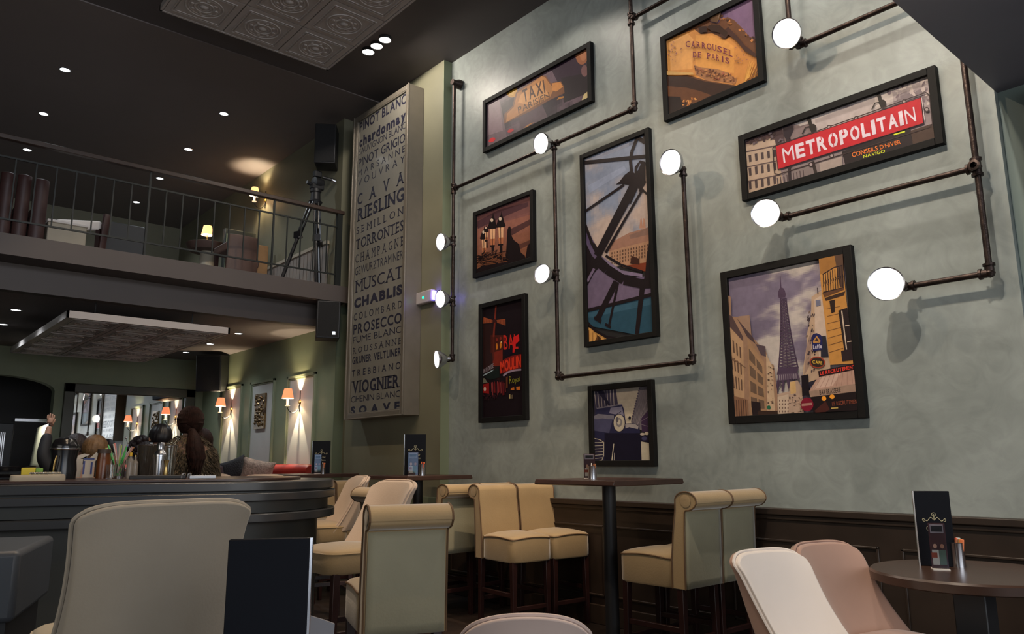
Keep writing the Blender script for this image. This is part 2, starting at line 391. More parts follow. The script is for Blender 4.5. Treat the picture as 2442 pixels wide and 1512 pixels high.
# moulded panels on the sconce wall
for i, (y0, y1, zt) in enumerate(((8.47, 9.24, 2.27), (9.62, 10.40, 2.29), (10.70, 11.43, 2.30))):
    blk('trim_panel_field_%d' % (i+1), XC-.004, XC+.01, y0+.03, y1-.03, .75, zt-.03, M_PANEL)
    mb = MB(); 
    for a, b, w in ((0, .035, .028), (.035, .055, .014)):
        mb.box(XC-w, XC+.01, y0+a, y0+b, .7, zt-a); mb.box(XC-w, XC+.01, y1-b, y1-a, .7, zt-a)
        mb.box(XC-w, XC+.01, y0+a, y1-a, zt-b, zt-a); mb.box(XC-w, XC+.01, y0+a, y1-a, .7+a, .7+b)
    struct('trim_panel_moulding_%d' % (i+1), mb, M_GREEN, bevel=.004)
# wainscot along the picture wall
mb = MB().box(XG-.05, XG, -4, YE, 0, .86)
struct('trim_wainscot', mb, M_DADO)
mb = MB().box(XG-.075, XG, -4, YE, .86, .90).box(XG-.062, XG, -4, YE, .83, .86).box(XG-.065, XG-.04, -4, YE, .0, .14)
struct('trim_dado_rail', mb, M_DADO, bevel=.006)
ys = [6.02, 5.0, 4.0, 3.0, 2.02, 1.96-.9, .2]
for i, (y0, y1) in enumerate(((5.05, 5.98), (4.05, 4.95), (3.05, 3.95), (2.0, 2.95), (.98, 1.88), (0, .88))):
    mb = MB()
    for a in ((y0, y1, .70, .715), (y0, y1, .2, .215), (y0, y0+.015, .2, .715), (y1-.015, y1, .2, .715)):
        mb.box(XG-.062, XG-.045, *a)
    struct('trim_wainscot_panel_%d' % (i+1), mb, M_DADO, bevel=.004)
mb = MB().box(XS-.02, XS, YE+.001, YP, 0, .86)
struct('baseboard_pier', mb, M_GREEN)
# near edge of the pier is a green strip
blk('trim_pier_corner', XS-.003, XG, YE-.004, YE, 0, ZC, M_GREEN)
blk('trim_sconce_wall_return', XC-.002, XS, YP-.006, YP, 0, ZM0, pm('dark_green_paint', (.10, .125, .08), .6))
# cove strip where the picture wall meets the ceiling
# ------------------------------------------------------------------ suspended tin-tile panels
def tin_panel(name, x0, x1, y0, y1, z, th, nx, ny, label, hang, mt=M_TIN):
    r = empty(name, ((x0+x1)/2, (y0+y1)/2, z), label=label, cat='ceiling panel')
    mb = MB(); cx, cy = (x0+x1)/2, (y0+y1)/2
    mb.box(x0-cx+.006, x1-cx-.006, y0-cy+.006, y1-cy-.006, .012, th)
    mb.build('panel_board', mt, r, bevel=.004)
    e = MB()
    for a in ((x0, x0+.02, y0, y1), (x1-.02, x1, y0, y1), (x0, x1, y0, y0+.02), (x0, x1, y1-.02, y1)):
        e.box(a[0]-cx, a[1]-cx, a[2]-cy, a[3]-cy, -.004, th+.004)
    e.build('edge_rim', mt, r)
    sx = (x1-x0-.04)/nx; sy = (y1-y0-.04)/ny
    t = MB()
    hx, hy = sx/2-.006, sy/2-.006
    t.box(-hx, hx, -hy, hy, 0, .014)
    for q in (.80, .72):
        for a in ((-hx*q, hx*q, -hy*q-.004, -hy*q+.004), (-hx*q, hx*q, hy*q-.004, hy*q+.004), (-hx*q-.004, -hx*q+.004, -hy*q, hy*q), (hx*q-.004, hx*q+.004, -hy*q, hy*q)):
            t.box(a[0], a[1], a[2], a[3], -.006, .002)
    for rr, w in ((.60, .010), (.50, .007), (.30, .012), (.20, .007)):
        R = min(hx, hy)*rr
        t.tube([(R*cos(2*pi*k/28), R*sin(2*pi*k/28), 0) for k in range(28)], w*.8, 6, closed=True)
    t.lathe([(0, -.016), (.02, -.014), (.035, -.004), (.04, .002)], (0, 0, 0), n=16)
    for k in range(8):
        a = 2*pi*k/8; R = min(hx, hy)*.40; t.lathe([(0, -.01), (.014, -.007), (.02, .002)], (R*cos(a), R*sin(a), 0), n=8)
    tile0 = None
    for i in range(nx):
        for j in range(ny):
            loc = (x0+.02+sx*(i+.5)-cx, y0+.02+sy*(j+.5)-cy, 0)
            if tile0 is None: o = tile0 = t.build('tin_tile', mt, r)
            else: o = tile0.copy(); COL.objects.link(o)
            o.location = loc
    h = MB()
    for a in (x0+.3, x1-.3):
        for b in (y0+.3, y1-.3): h.tube([(a-cx, b-cy, th), (a-cx, b-cy, hang-z)], .006, 6)
    h.build('hanging_rod', M_BLACK, r)
    return r
tin_panel('ceiling_panel', 1.75, 3.41, 2.2, 6.79, 5.20, .05, 3, 8, 'large tin-tiled panel hung under the high ceiling', ZC)
tin_panel('ceiling_panel', 1.50, 3.04, 8.05, 11.1, 2.55, .06, 3, 6, 'low tin-tiled panel hung under the mezzanine above the bar', ZL)
# ------------------------------------------------------------------ downlights
def downlight(x, y, z, label, group, r=.045, p=9, proto=[None], spot=True, size=1.7):
    if proto[0] is None:
        q = empty('downlight', (x, y, z))
        MB().lathe([(.060, 0), (.062, -.004), (.048, -.007), (.045, -.002), (.045, .0)], n=20).build('trim_ring', M_STEEL, q)
        MB().lathe([(0, -.003), (.030, -.003), (.045, -.002)], n=20).build('lens', M_DOWNG, q)
        proto[0] = q
    else: q = dup(proto[0], (x, y, z), 0)
    tag(q, label, 'ceiling light', group)
    if spot:
        l = light('downlight_beam', 'SPOT', (x, y, z-.03), p, (.85, .93, 1), (x, y, 0), spot_size=size, spot_blend=.9, shadow_soft_size=.03)
    return q
zz = ZC-.012
for i, (px, py, w) in enumerate(((155, 166, 'in the row over the rail, high at far left'), (104, 271, 'second in the left row over the mezzanine'), (65, 357, 'third in the left row, seen through the mezzanine rail'),
        (534, 271, 'nearest of the right row over the mezzanine'), (449, 356, 'second of the right row over the mezzanine'), (381, 425, 'third of the right row, just under the handrail line'), (325, 482, 'farthest of the right row, seen through the balusters'))):
    p = onZ(px, py, zz); downlight(p.x, p.y, zz, 'small round downlight '+w, 'downlights in the mezzanine ceiling', p=22, size=2.4)
for i, (px, py, w) in enumerate(((75, 697, 'nearest in the left row under the mezzanine'), (38, 739, 'second in the left row under the mezzanine'), (8, 773, 'third in the left row, at the photo edge'),
        (650, 766, 'nearest of the four beside the low tin panel'), (569, 795, 'second of the four beside the low tin panel'), (501, 820, 'third of the four beside the low tin panel'), (444, 840, 'farthest of the four beside the low tin panel'))):
    p = onZ(px, py, ZL); downlight(p.x, p.y, ZL, 'small round downlight '+w, 'downlights in the lower ceiling', p=13, size=2.2)
# ceiling spot cans of the high room
def can(x, y, tgt, label, p, grp='ceiling spots of the high room', size=112, blend=.25, col=None):
    q = empty('ceiling_spot', (x, y, ZC), label=label, cat='spotlight', group=grp)
    MB().lathe([(.0, 0), (.064, 0), (.064, -.028), (.060, -.033), (.058, -.028)], n=24).build('housing', M_BLACK, q)
    MB().lathe([(0, -.029), (.058, -.027)], n=24).build('lens', M_SPOTG, q)
    light('spot_beam', 'SPOT', (x, y, ZC-.045), p, col or HALO, tgt, spot_size=radians(size), spot_blend=blend, shadow_soft_size=.045)
for i, (px, py) in enumerate(((878, 131), (898, 117), (918, 102))):
    p = onZ(px, py, ZC-.06)
    can(p.x, p.y, (4.5, p.y-.5, 2.0), ('farthest', 'middle', 'nearest')[i]+' of the three bright ceiling spots beside the tin panel', 15, size=164, blend=.04)
for i, (x, y) in enumerate(SPOTS2):
    can(x+.58, y, (4.5, y-.2, 1.6), 'ceiling spot of the high room, above the view', 34 if y < 2 else 8)
for i, (x, y) in enumerate(((1.45, 1.7), (1.45, 3.3), (1.45, 5.2))):  # unseen fill spots, added to light the seats and bar warmly
    can(x, y, (3.4, y+.6, 1.0), 'added fill spot of the high room on the bar side, above the view', 80, 'added fill spots on the bar side', col=AMBER)
can(1.6, 1.4, (4.5, 1.35, 1.9), 'added wall-washing spot of the high room, above the view', 230, 'added spots over the seating', size=54, blend=.8)  # extra unseen spot added to brighten the right end of the wall
for x, y, t, p in ((3.5, 2.15, (3.95, 4.6, .85), 300), (1.5, 4.5, (3.1, 4.85, .85), 90), (1.5, 2.6, (2.4, 4.2, .9), 60)):  # unseen spots added to brighten the stools and the beige chair
    can(x, y, t, 'added narrow accent spot over the seating, above the view', p, 'added spots over the seating', size=30, blend=.7, col=AMBER)
# ------------------------------------------------------------------ the pipe-work and its lamps
XPp = XG-.085
def PW(px, py): p = onX(px, py, XPp); return (p.y, p.z)
yA = 6.03-.02
pa_top = PW(1087, 195); pa_bot = PW(1075, 858)
yA = 5.95
zB = onX(1200, 396, XPp).z
tT = PW(1322, 345); t2 = PW(1512, 258); t3 = PW(1330, 900); t4 = PW(1645, 863); t5 = PW(1635, 402)
f1 = PW(2296, 140); f2 = PW(2330, 400); f3 = PW(2361, 650); g1 = PW(1866, 518); h1 = PW(2160, 685); i1 = PW(1905, 105); i2 = PW(2160, 2); j1 = PW(1878, 0); k1 = PW(1506, 45)
yB = (t2[0]+k1[0])/2; yC = (tT[0]+t3[0])/2; yE_ = (t4[0]+t5[0])/2; yF = (f1[0]+f2[0]+f3[0])/3
zB = (tT[1]+t2[1])/2; zD = (t3[1]+t4[1])/2; zI = (i1[1]+i2[1])/2; zG = (g1[1]+f2[1])/2; zH = (h1[1]+f3[1])/2
yA = (pa_top[0]+pa_bot[0])/2
def V3(y, z, x=XPp): return Vector((x, y, z))
R = .0165
pipe = pipe2 = empty('industrial_pipework', V3(yC, zD), label='black steel pipework zigzagging across the whole picture wall', cat='pipework')
def seg(par, a, b): MB().tube([V3(*a)-par.location, V3(*b)-par.location], R, 12).build('pipe', M_PIPE, par)
def fit(par, a, dirs, r=.027):
    mb = MB(); c = V3(*a)-par.location
    mb.lathe([(0, -r), (r*.7, -r*.7), (r, 0), (r*.7, r*.7), (0, r)], c, n=14)
    for d in dirs:
        d = Vector(d); mb.lathe([(r*.86, 0), (r*.86, .035), (r*1.1, .037), (r*1.1, .050), (R, .052)], c, d, n=14)
    mb.build('fitting', M_PIPE, par)
def flange(par, a):
    c = V3(*a)-par.location
    MB().lathe([(0, -.03), (.03, -.03), (.033, .01), (.05, .05), (.05, .075), (0, .08)], c, (1, 0, 0), n=20).build('flange', M_PIPE, par)
U, D_, L_, R_, O_, I_ = (0, 0, 1), (0, 0, -1), (0, 1, 0), (0, -1, 0), (-1, 0, 0), (1, 0, 0)
for par, a, b in ((pipe, (yA, pa_top[1]), (yA, pa_bot[1])), (pipe, (yA, zB), (yB, zB)), (pipe, (yB, zB), (yB, ZC-.004)), (pipe, (yB, k1[1]), (j1[0], k1[1])),
                  (pipe, (yC, zB), (yC, zD)), (pipe, (yC, zD), (yE_, zD)), (pipe, (yE_, zD), (yE_, t5[1])),
                  (pipe2, (yF, zH), (yF, 4.9)), (pipe2, (yF, zG), (g1[0], zG)), (pipe2, (yF, zH), (h1[0], zH)), (pipe2, (yF, zI), (i1[0], zI)), (pipe2, (j1[0], zI), (j1[0], ZC-.004))):
    seg(par, a, b)
flange(pipe, (yA, pa_top[1]))
for a, d in (((yA, zB), (U, D_, R_)), ((yB, zB), (U, L_)), ((yC, zB), (L_, R_, D_, O_)), ((yC, zD), (U, R_)), ((yE_, zD), (L_, U)), ((yB, k1[1]), (U, D_, R_)), ((yE_, t5[1]), (D_, O_)),
             ((yA, pa_bot[1]), (U, O_)), ((yA, PW(1078, 576)[1]), (U, D_, O_)), ((yA, PW(1080, 718)[1]), (U, D_, O_)), ((yC, PW(1327, 657)[1]), (U, D_, O_))): fit(pipe, a, d)
for a, d in (((yF, zG), (U, D_, L_, O_)), ((yF, zH), (U, L_)), ((g1[0], zG), (R_, O_)), ((h1[0], zH), (R_, O_)), ((i1[0], zI), (R_, O_, U)), ((yF, zI), (U, D_, L_))): fit(pipe2, a, d)
def par_lamp(px, py, base, r, out, aim, label):
    """a round reflector lamp on a swivel; base = (y, z) of its pipe fitting"""
    c = onX(px, py, XPp-out)
    q = empty('pipe_lamp', c, label=label, cat='lamp', group='round reflector lamps on the pipework')
    ax = Vector(aim).normalized(); b = V3(*base)-c
    MB().lathe([(r*.94, -.004), (r*.6, .004), (0, .009)], (0, 0, 0), ax, n=32).build('lens', M_LAMPG, q)
    MB().lathe([(r*.95, .004), (r, .006), (r, -.008), (r*.93, -.03), (r*.55, -.085), (.022, -.10), (.022, -.13), (0, -.132)], (0, 0, 0), ax, n=32).build('reflector', M_STEEL, q)
    k = -ax*.12
    MB().tube([k, k*.6+b*.4+Vector((0, 0, -.01)), b+Vector((-.05, 0, 0)), b], .011, 8).build('swivel_arm', M_PIPE, q)
    light('pipe_lamp_light', 'SPOT', c+ax*.03, 4, HALO, c+ax, spot_size=radians(120), spot_blend=.6, shadow_soft_size=.08)
RL = .088
par_lamp(1051, 577, (yA, PW(1078, 576)[1]), RL, .14, (-1, .12, -.12), 'round lamp on the leftmost pipe, uppermost of three')
par_lamp(1050, 713, (yA, PW(1080, 718)[1]), RL, .14, (-1, .05, -.12), 'round lamp on the leftmost pipe, middle of three, beside the emergency light')
par_lamp(1042, 857, (yA, pa_bot[1]), RL, .16, (-1, .35, -.1), 'round lamp on the leftmost pipe, lowest of three')
par_lamp(1290, 342, tT and (yC, zB), RL+.004, .15, (-1, .02, -.2), 'round lamp just below the taxi picture')
par_lamp(1293, 653, (yC, PW(1327, 657)[1]), RL-.004, .15, (-1, -.1, .06), 'round lamp between the street lantern picture and the clock window picture')
par_lamp(1599, 387, (yE_, t5[1]), RL+.006, .15, (-1, 0, -.15), 'round lamp to the right of the tall clock window picture')
par_lamp(1876, 80, (i1[0], zI), RL+.006, .16, (-1, -.1, -.5), 'round lamp high up between the carousel picture and the ceiling corner')
par_lamp(1826, 508, (g1[0], zG), RL+.002, .16, (-1, -.35, -.25), 'round lamp under the left corner of the red METROPOLITAIN sign picture')
par_lamp(2113, 677, (h1[0], zH), RL+.006, .16, (-1, -.55, -.1), 'round lamp to the right of the tower street picture, lowest on the wall')
# ------------------------------------------------------------------ framed pictures
XFR = XG-.045
def frame(label, tl, tr, br, bl, w=.045, X=XFR, mt=M_FRAME, name='framed_picture', wx=XG, cat='picture'):
    c = [onX(*p, X) for p in (tl, tr, br, bl)]
    y1 = (c[0].y+c[3].y)/2; y0 = (c[1].y+c[2].y)/2; z1 = (c[0].z+c[1].z)/2; z0 = (c[2].z+c[3].z)/2
    q = empty(name, (wx, (y0+y1)/2, z0), label=label, cat=cat)
    mb = MB()
    for a in ((y0, y0+w, z0, z1), (y1-w, y1, z0, z1), (y0+w, y1-w, z0, z0+w), (y0+w, y1-w, z1-w, z1)): mb.box(X, wx-.001, *a)
    keep(mb.build('frame', mt, q, bevel=.003), q)
    keep(MB().box(X+.024, X+.03, y0+w*.9, y1-w*.9, z0+w*.9, z1-w*.9).build('backing', M_BLACK, q), q)
    return q, (y0+w, y1-w, z0+w, z1-w)
def keep(o, q): o.matrix_parent_inverse = Matrix.Translation(-q.location); return o
def art(r, ox, oy, k, gain=1.0):
    a = Art(XFR+.0235, ox, oy, k, gain); y0, y1, z0, z1 = r; a.clip = (y0-.004, y1+.004, z0-.004, z1+.004)
    return a
def finish(a, q):
    o = a.build(q); o.matrix_parent_inverse = Matrix.Translation(-q.location); return o
rnd = random.Random(3)
# --- taxi roof light at night
q, r = frame('wide framed photo of a glowing TAXI PARISIEN roof sign at night', (1150, 240), (1408, 98), (1410, 243), (1151, 362))
a = art(r, 1080, 60, .3307)
a.poly((62, 44, 54), [(200, 100), (1010, 100), (1010, 930), (200, 930)])
a.field((40, 28, 40), (104, 84, 94), [(200, 540), (1010, 100), (1010, 560), (200, 920)], 44, 22, 3, 2, 5.1, -.5, .4, 0)
a.poly((112, 92, 100), [(240, 540), (330, 490), (400, 870), (240, 910)])
a.poly((136, 112, 120), [(240, 560), (330, 500), (360, 760), (240, 800)])
a.poly((84, 64, 74), [(420, 440), (560, 380), (700, 700), (520, 860)])
a.poly((50, 34, 48), [(700, 300), (960, 160), (975, 400), (760, 420)])
a.poly((38, 28, 34), [(780, 380), (1000, 340), (1000, 480), (800, 560)])
a.disc((150, 92, 60), (930, 215), 45, 70); a.disc((170, 110, 75), (940, 210), 26, 48); a.disc((120, 84, 84), (950, 330), 24, 42)
a.disc((196, 142, 44), (425, 480), 40, 42); a.disc((210, 160, 60), (420, 478), 24, 28)
a.poly((120, 76, 48), [(370, 712), (372, 640), (430, 585), (455, 485), (640, 362), (670, 365), (705, 418), (780, 405), (800, 440), (806, 490), (700, 540), (560, 620)])
a.poly((176, 118, 66), [(385, 700), (390, 640), (440, 590), (465, 490), (640, 370), (665, 375), (700, 425), (730, 460), (700, 520), (560, 600)])
a.poly((205, 146, 88), [(470, 560), (490, 500), (640, 400), (670, 470), (690, 500), (560, 575)])
a.poly((200, 132, 70), [(715, 420), (775, 410), (795, 445), (745, 480), (715, 470)])
a.text((74, 44, 34), 'TAXI', ((497, 470), (655, 392), (668, 485), (510, 560)), off=.02)
a.text((84, 58, 46), 'PARISIEN', ((468, 592), (692, 482), (700, 520), (474, 640)), off=.01)
a.poly((180, 120, 50), [(750, 540), (760, 522), (800, 512), (800, 524)]); a.poly((200, 180, 130), [(930, 540), (945, 500), (970, 480), (972, 530)])
a.disc((205, 40, 48), (283, 828), 26, 15, rot=-.5); a.disc((190, 40, 50), (417, 760), 24, 12, rot=-.4); a.poly((170, 110, 60), [(510, 740), (560, 708), (590, 700), (530, 738)])
finish(a, q)
# --- gilded carousel front
q, r = frame('framed photo of a gilded carousel front lettered in purple, at the top of the wall', (1568, 75), (1805, -13), (1824, 188), (1587, 290))
a = art(r, 1560, 0, .19844)
a.poly((108, 84, 110), [(50, -150), (1300, -150), (1330, 1300), (100, 1400)])
a.poly((96, 76, 102), [(600, 0), (800, -60), (900, 220), (640, 180)])
a.poly((96, 62, 42), [(100, 420), (250, 330), (440, 200), (560, 160), (640, 180), (680, 270), (770, 280), (800, 240), (880, 205), (960, 240), (1060, 340), (1230, 540), (1290, 800), (1300, 1000), (100, 1400)])
a.poly((190, 128, 66), [(110, 480), (300, 420), (480, 350), (560, 410), (700, 400), (850, 470), (930, 440), (1020, 520), (1110, 620), (1240, 700), (1265, 900), (1000, 1030), (640, 970), (400, 900), (130, 920)])
a.poly((206, 148, 84), [(130, 500), (300, 440), (400, 400), (470, 470), (460, 830), (140, 850)])
a.poly((200, 140, 72), [(500, 420), (700, 430), (880, 500), (960, 560), (960, 880), (500, 800)])
a.poly((150, 104, 70), [(480, 780), (560, 810), (760, 830), (880, 870), (1000, 960), (980, 1010), (640, 970), (500, 900)])
for i in range(60):
    t = rnd.random(); x = 110+1140*t
    yt = 330 - 190*math.sin(min(1, t*2.0)*pi/2)+(max(0, t-.62)*820) if t > .0 else 0
    cc = rnd.choice(((150, 96, 52), (62, 38, 30), (176, 116, 64), (90, 58, 40), (120, 78, 46)))
    a.disc(cc, (x, yt+40+rnd.uniform(0, 50)), rnd.uniform(8, 20), rnd.uniform(8, 24), 7, rnd.random()*3)
for i in range(60):
    x = rnd.uniform(480, 1000); a.disc(rnd.choice(((110, 66, 46), (176, 120, 76), (80, 50, 40), (150, 84, 66))), (x, 850+(x-480)*.2+rnd.uniform(-50, 60)), rnd.uniform(6, 20), rnd.uniform(5, 14), 6, rnd.random()*3)
for c in ((250, 610), (1030, 720)):
    for i in range(26): a.disc(rnd.choice(((150, 96, 90), (140, 96, 60), (176, 120, 90))), (c[0]+rnd.gauss(0, 32), c[1]+rnd.gauss(0, 50)), rnd.uniform(5, 12), rnd.uniform(4, 9), 6)
for i in range(16):
    x = 1090+i*11; a.line(rnd.choice(((210, 160, 80), (110, 70, 40), (180, 130, 60))), (x, 980+rnd.uniform(-20, 20)-i*5), (x+60, 760+rnd.uniform(-30, 60)), 7, 3)
a.poly((64, 40, 34), [(800, 420), (900, 330), (1000, 430), (1110, 560), (1230, 650), (1235, 700), (1100, 620), (1000, 500), (900, 420), (870, 470), (810, 450)])
a.poly((86, 62, 42), [(690, 260), (670, 200), (680, 130), (720, 70), (790, 65), (820, 140), (790, 240), (770, 280)])
a.path((140, 124, 110), [(675, 200), (690, 120), (730, 80), (790, 68)], 8); a.path((120, 100, 84), [(800, 160), (775, 260)], 7)
a.poly((46, 28, 22), [(540, 330), (640, 320), (650, 390), (560, 400)]); a.poly((50, 32, 24), [(640, 330), (700, 300), (800, 310), (900, 400), (870, 460), (800, 400), (700, 380)])
a.poly((52, 34, 28), [(130, 920), (400, 925), (640, 990), (990, 1040), (900, 1300), (120, 1450)])
a.poly((92, 58, 38), [(170, 1040), (400, 1060), (560, 1100), (700, 1150), (500, 1250), (170, 1160)])
a.poly((34, 24, 24), [(130, 1160), (330, 1170), (350, 1300), (130, 1400)])
for i in range(30): a.disc(rnd.choice(((170, 108, 58), (110, 66, 40), (200, 140, 80))), (360+rnd.random()*180, 1170+rnd.random()*110), rnd.uniform(6, 16), rnd.uniform(5, 12), 6)
a.poly((190, 150, 90), [(140, 860), (480, 880), (490, 905), (140, 908)])
W1 = 'CARROUSEL'; x0, x1 = 392, 965
for i, ch in enumerate(W1):
    t0 = i/9; t1 = (i+.86)/9; f = lambda t: 500+125*t*t
    a.text((108, 46, 62), ch, ((x0+(x1-x0)*t0, f(t0)), (x0+(x1-x0)*t1, f(t1)), (x0+(x1-x0)*t1, f(t1)+75), (x0+(x1-x0)*t0, f(t0)+75)), off=.018, serif=ch not in 'I')
x0, x1 = 475, 925
for i, ch in enumerate('DE PARIS'):
    if ch == ' ': continue
    t0 = i/8; t1 = (i+.84)/8; t0, t1 = (t0+.035, t1-.035) if ch == 'I' else (t0, t1); f = lambda t: 628+85*t*t
    a.text((108, 46, 62), ch, ((x0+(x1-x0)*t0, f(t0)), (x0+(x1-x0)*t1, f(t1)), (x0+(x1-x0)*t1, f(t1)+72), (x0+(x1-x0)*t0, f(t0)+72)), off=.018, serif=ch not in 'I')
finish(a, q)
# --- enamel metro sign
q, r = frame('wide framed photo of a red METROPOLITAIN sign on a street', (1757, 322), (2230, 157), (2250, 342), (1771, 478))
a = art(r, 1500, 0, .38575)
a.poly((140, 126, 130), [(660, 820), (1900, 400), (1960, 900), (690, 1260)])
a.grad((120, 108, 112), (176, 164, 162), [(960, 740), (1880, 420), (1900, 600), (980, 900)], 6)
a.field((116, 104, 110), (186, 174, 170), [(940, 740), (1900, 400), (1930, 620), (980, 960)], 44, 14, 5, 2, 1.3, -.4, .3, 0)
a.poly((164, 152, 150), [(1150, 740), (1520, 600), (1520, 740), (1160, 840)])
for i in range(40): a.disc(rnd.choice(((110, 96, 104), (150, 138, 140), (176, 162, 160))), (1600+rnd.random()*280, 500+rnd.random()*140), rnd.uniform(8, 26), rnd.uniform(5, 14), 7, rnd.random()*3)
a.poly((70, 54, 58), [(690, 860), (940, 760), (970, 900), (700, 960)])
a.poly((172, 150, 132), [(700, 900), (900, 850), (960, 1160), (730, 1210)])
a.poly((120, 104, 104), [(940, 740), (1060, 780), (1130, 760), (1160, 860), (970, 900)])
for i in range(5):
    for j in range(3): a.poly((70, 58, 60), [(740+i*38, 960+j*80-i*8), (757+i*38, 957+j*80-i*8), (760+i*38, 1000+j*85-i*8), (745+i*38, 1004+j*85-i*8)])
for y in (935, 1030, 1120): a.line((90, 74, 74), (700, y+10), (940, y-40), 7)
for i in range(60): a.disc(rnd.choice(((60, 46, 50), (96, 84, 90), (80, 60, 60))), (720+rnd.random()*300, 800+rnd.random()*110-20), rnd.uniform(6, 20), rnd.uniform(4, 12), 7, rnd.random()*3)
a.poly((120, 108, 108), [(960, 1060), (1320, 960), (1330, 1060), (980, 1150)])
a.poly((150, 136, 130), [(1180, 1010), (1320, 970), (1320, 1040), (1190, 1080)])
for i in range(9): a.line((74, 62, 66), (920+i*20, 1100-i*6), (925+i*20, 1150-i*6), 6)
a.poly((36, 28, 32), [(1320, 940), (1740, 790), (1760, 900), (1340, 1020)]); a.poly((66, 50, 44), [(1745, 810), (1900, 760), (1900, 870), (1760, 900)])
a.text((206, 110, 40), "CONSEILS D'HIVER", ((1380, 945), (1680, 865), (1685, 890), (1385, 975)), off=.01)
a.text((190, 200, 40), 'NAVIGO', ((1450, 962), (1585, 925), (1587, 945), (1453, 980)), off=.01); a.line((200, 210, 50), (1640, 835), (1710, 815), 8)
a.poly((40, 32, 40), [(955, 770), (1010, 750), (1020, 800), (985, 880), (960, 840)]); a.line((44, 36, 42), (985, 860), (1000, 1120), 20)
for x, y in ((1115, 720), (1545, 570)):
    a.line((34, 30, 30), (x-8, y-20), (x+25, y+100), 26, 18); a.disc((34, 30, 30), (x+26, y+70), 22, 22); a.path((34, 30, 30), [(x-40, y+110), (x-20, y+70), (x+20, y+62), (x+45, y+90)], 7)
a.line((44, 36, 36), (1140, 1000), (1160, 1075), 20)
fr = [(905, 905), (1840, 575), (1860, 590), (1880, 770), (1860, 790), (930, 1080), (905, 1075), (893, 920), (905, 905)]
a.path((52, 40, 42), fr, 6)
for x, y in ((1242, 790), (1410, 735), (1705, 632), (1845, 680), (1258, 965), (1130, 1020)): a.disc((52, 40, 42), (x, y), 15, 15); a.disc((150, 136, 136), (x, y), 9, 9)
a.poly((176, 32, 44), [(912, 905), (1808, 606), (1825, 765), (926, 1050)])
a.path((60, 20, 26), [(912, 905), (1808, 606), (1825, 765), (926, 1050), (912, 905)], 4); a.line((190, 176, 176), (1814, 608), (1832, 745), 5)
L = 'METROPOLITAIN'; qq = [(950, 922), (1768, 664), (1782, 752), (962, 1010)]
wd = [1.25, 1, 1, 1.05, 1.05, 1, 1.05, .9, .45, 1, 1.05, .45, 1.15]; tot = sum(wd)+.22*12; u = 0
for ch, w in zip(L, wd):
    u0, u1 = u/tot, (u+w)/tot; u += w+.22
    Q = [a.q([Vector(p) for p in qq], *c) for c in ((u0, 0), (u1, 0), (u1, 1), (u0, 1))]
    a.text((206, 192, 204), ch, Q, off=0 if ch in 'MN' else .04)
    if ch in 'REPOLATI' and w > .6:
        m_ = a.q([Vector(p) for p in qq], (u0+u1)/2, 0); n_ = a.q([Vector(p) for p in qq], (u0+u1)/2, 1)
        if ch in 'OPR': a.line((176, 32, 44), m_, m_.lerp(n_, .25), 5); a.line((176, 32, 44), n_, m_.lerp(n_, .75), 5)
finish(a, q)
# --- tall clock window
q, r = frame('tall framed view out through a black clock-face window', (1379, 372), (1543, 303), (1569, 800), (1395, 829), w=.04)
a = art(r, 1380, 290, .36364)
a.grad((112, 128, 158), (158, 150, 152), [(10, 200), (450, 40), (455, 480), (30, 620)], 8)
a.grad((168, 156, 154), (176, 138, 118), [(30, 500), (460, 400), (470, 720), (40, 800)], 8)
a.field((122, 132, 154), (176, 158, 150), [(10, 200), (450, 40), (470, 900), (40, 1000)], 24, 60, 1.6, 3., 7.7, -.6, .25, 1.4)
a.poly((134, 144, 168), [(60, 420), (300, 290), (310, 320), (70, 470)]); a.poly((146, 154, 176), [(80, 230), (330, 130), (330, 160), (90, 260)])
a.poly((150, 112, 96), [(200, 800), (330, 730), (470, 690), (470, 980), (200, 900)])
a.poly((128, 100, 90), [(330, 745), (400, 720), (460, 690), (462, 740), (340, 770)])
a.poly((172, 128, 108), [(398, 700), (405, 640), (412, 630), (420, 690), (425, 632), (435, 640), (440, 700)])
a.poly((168, 130, 104), [(200, 850), (330, 815), (470, 780), (470, 980), (300, 960), (200, 900)])
for i in range(15):
    for j in range(4): a.poly((92, 66, 56), [(215+i*18, 858-i*4+j*22), (222+i*18, 856-i*4+j*22), (222+i*18, 870-i*4+j*22), (215+i*18, 872-i*4+j*22)])
a.poly((120, 56, 36), [(310, 945), (470, 920), (470, 990), (400, 975)]); a.poly((60, 34, 28), [(340, 930), (350, 880), (400, 900), (400, 940)])
a.poly((92, 80, 108), [(30, 640), (90, 830), (330, 1030), (560, 1000), (560, 1150), (40, 1230)])
a.poly((102, 90, 116), [(120, 960), (300, 1060), (480, 1090), (480, 1140), (60, 1220), (60, 1060)])
a.poly((84, 72, 104), [(35, 650), (125, 840), (115, 860), (60, 800)]); a.poly((120, 108, 136), [(150, 905), (270, 1000), (420, 1020), (420, 1000), (280, 975), (170, 895)])
a.poly((40, 72, 92), [(55, 1245), (480, 1150), (500, 1420), (70, 1340)]); a.poly((52, 86, 108), [(60, 1250), (480, 1160), (480, 1200), (60, 1290)])
a.poly((196, 148, 84), [(55, 1340), (210, 1440), (60, 1470)]); a.poly((60, 40, 24), [(105, 1450), (125, 1400), (150, 1420), (145, 1460)])
for i in range(5): a.line((120, 80, 40), (70+i*26, 1370+i*12), (70+i*26, 1450), 4)
K = (27, 20, 25)
a.line(K, (20, 272), (445, 228), 24); a.path(K, [(385, 110), (350, 200), (342, 260), (350, 330)], 20); a.path(K, [(375, 95), (440, 140), (440, 90)], 26)
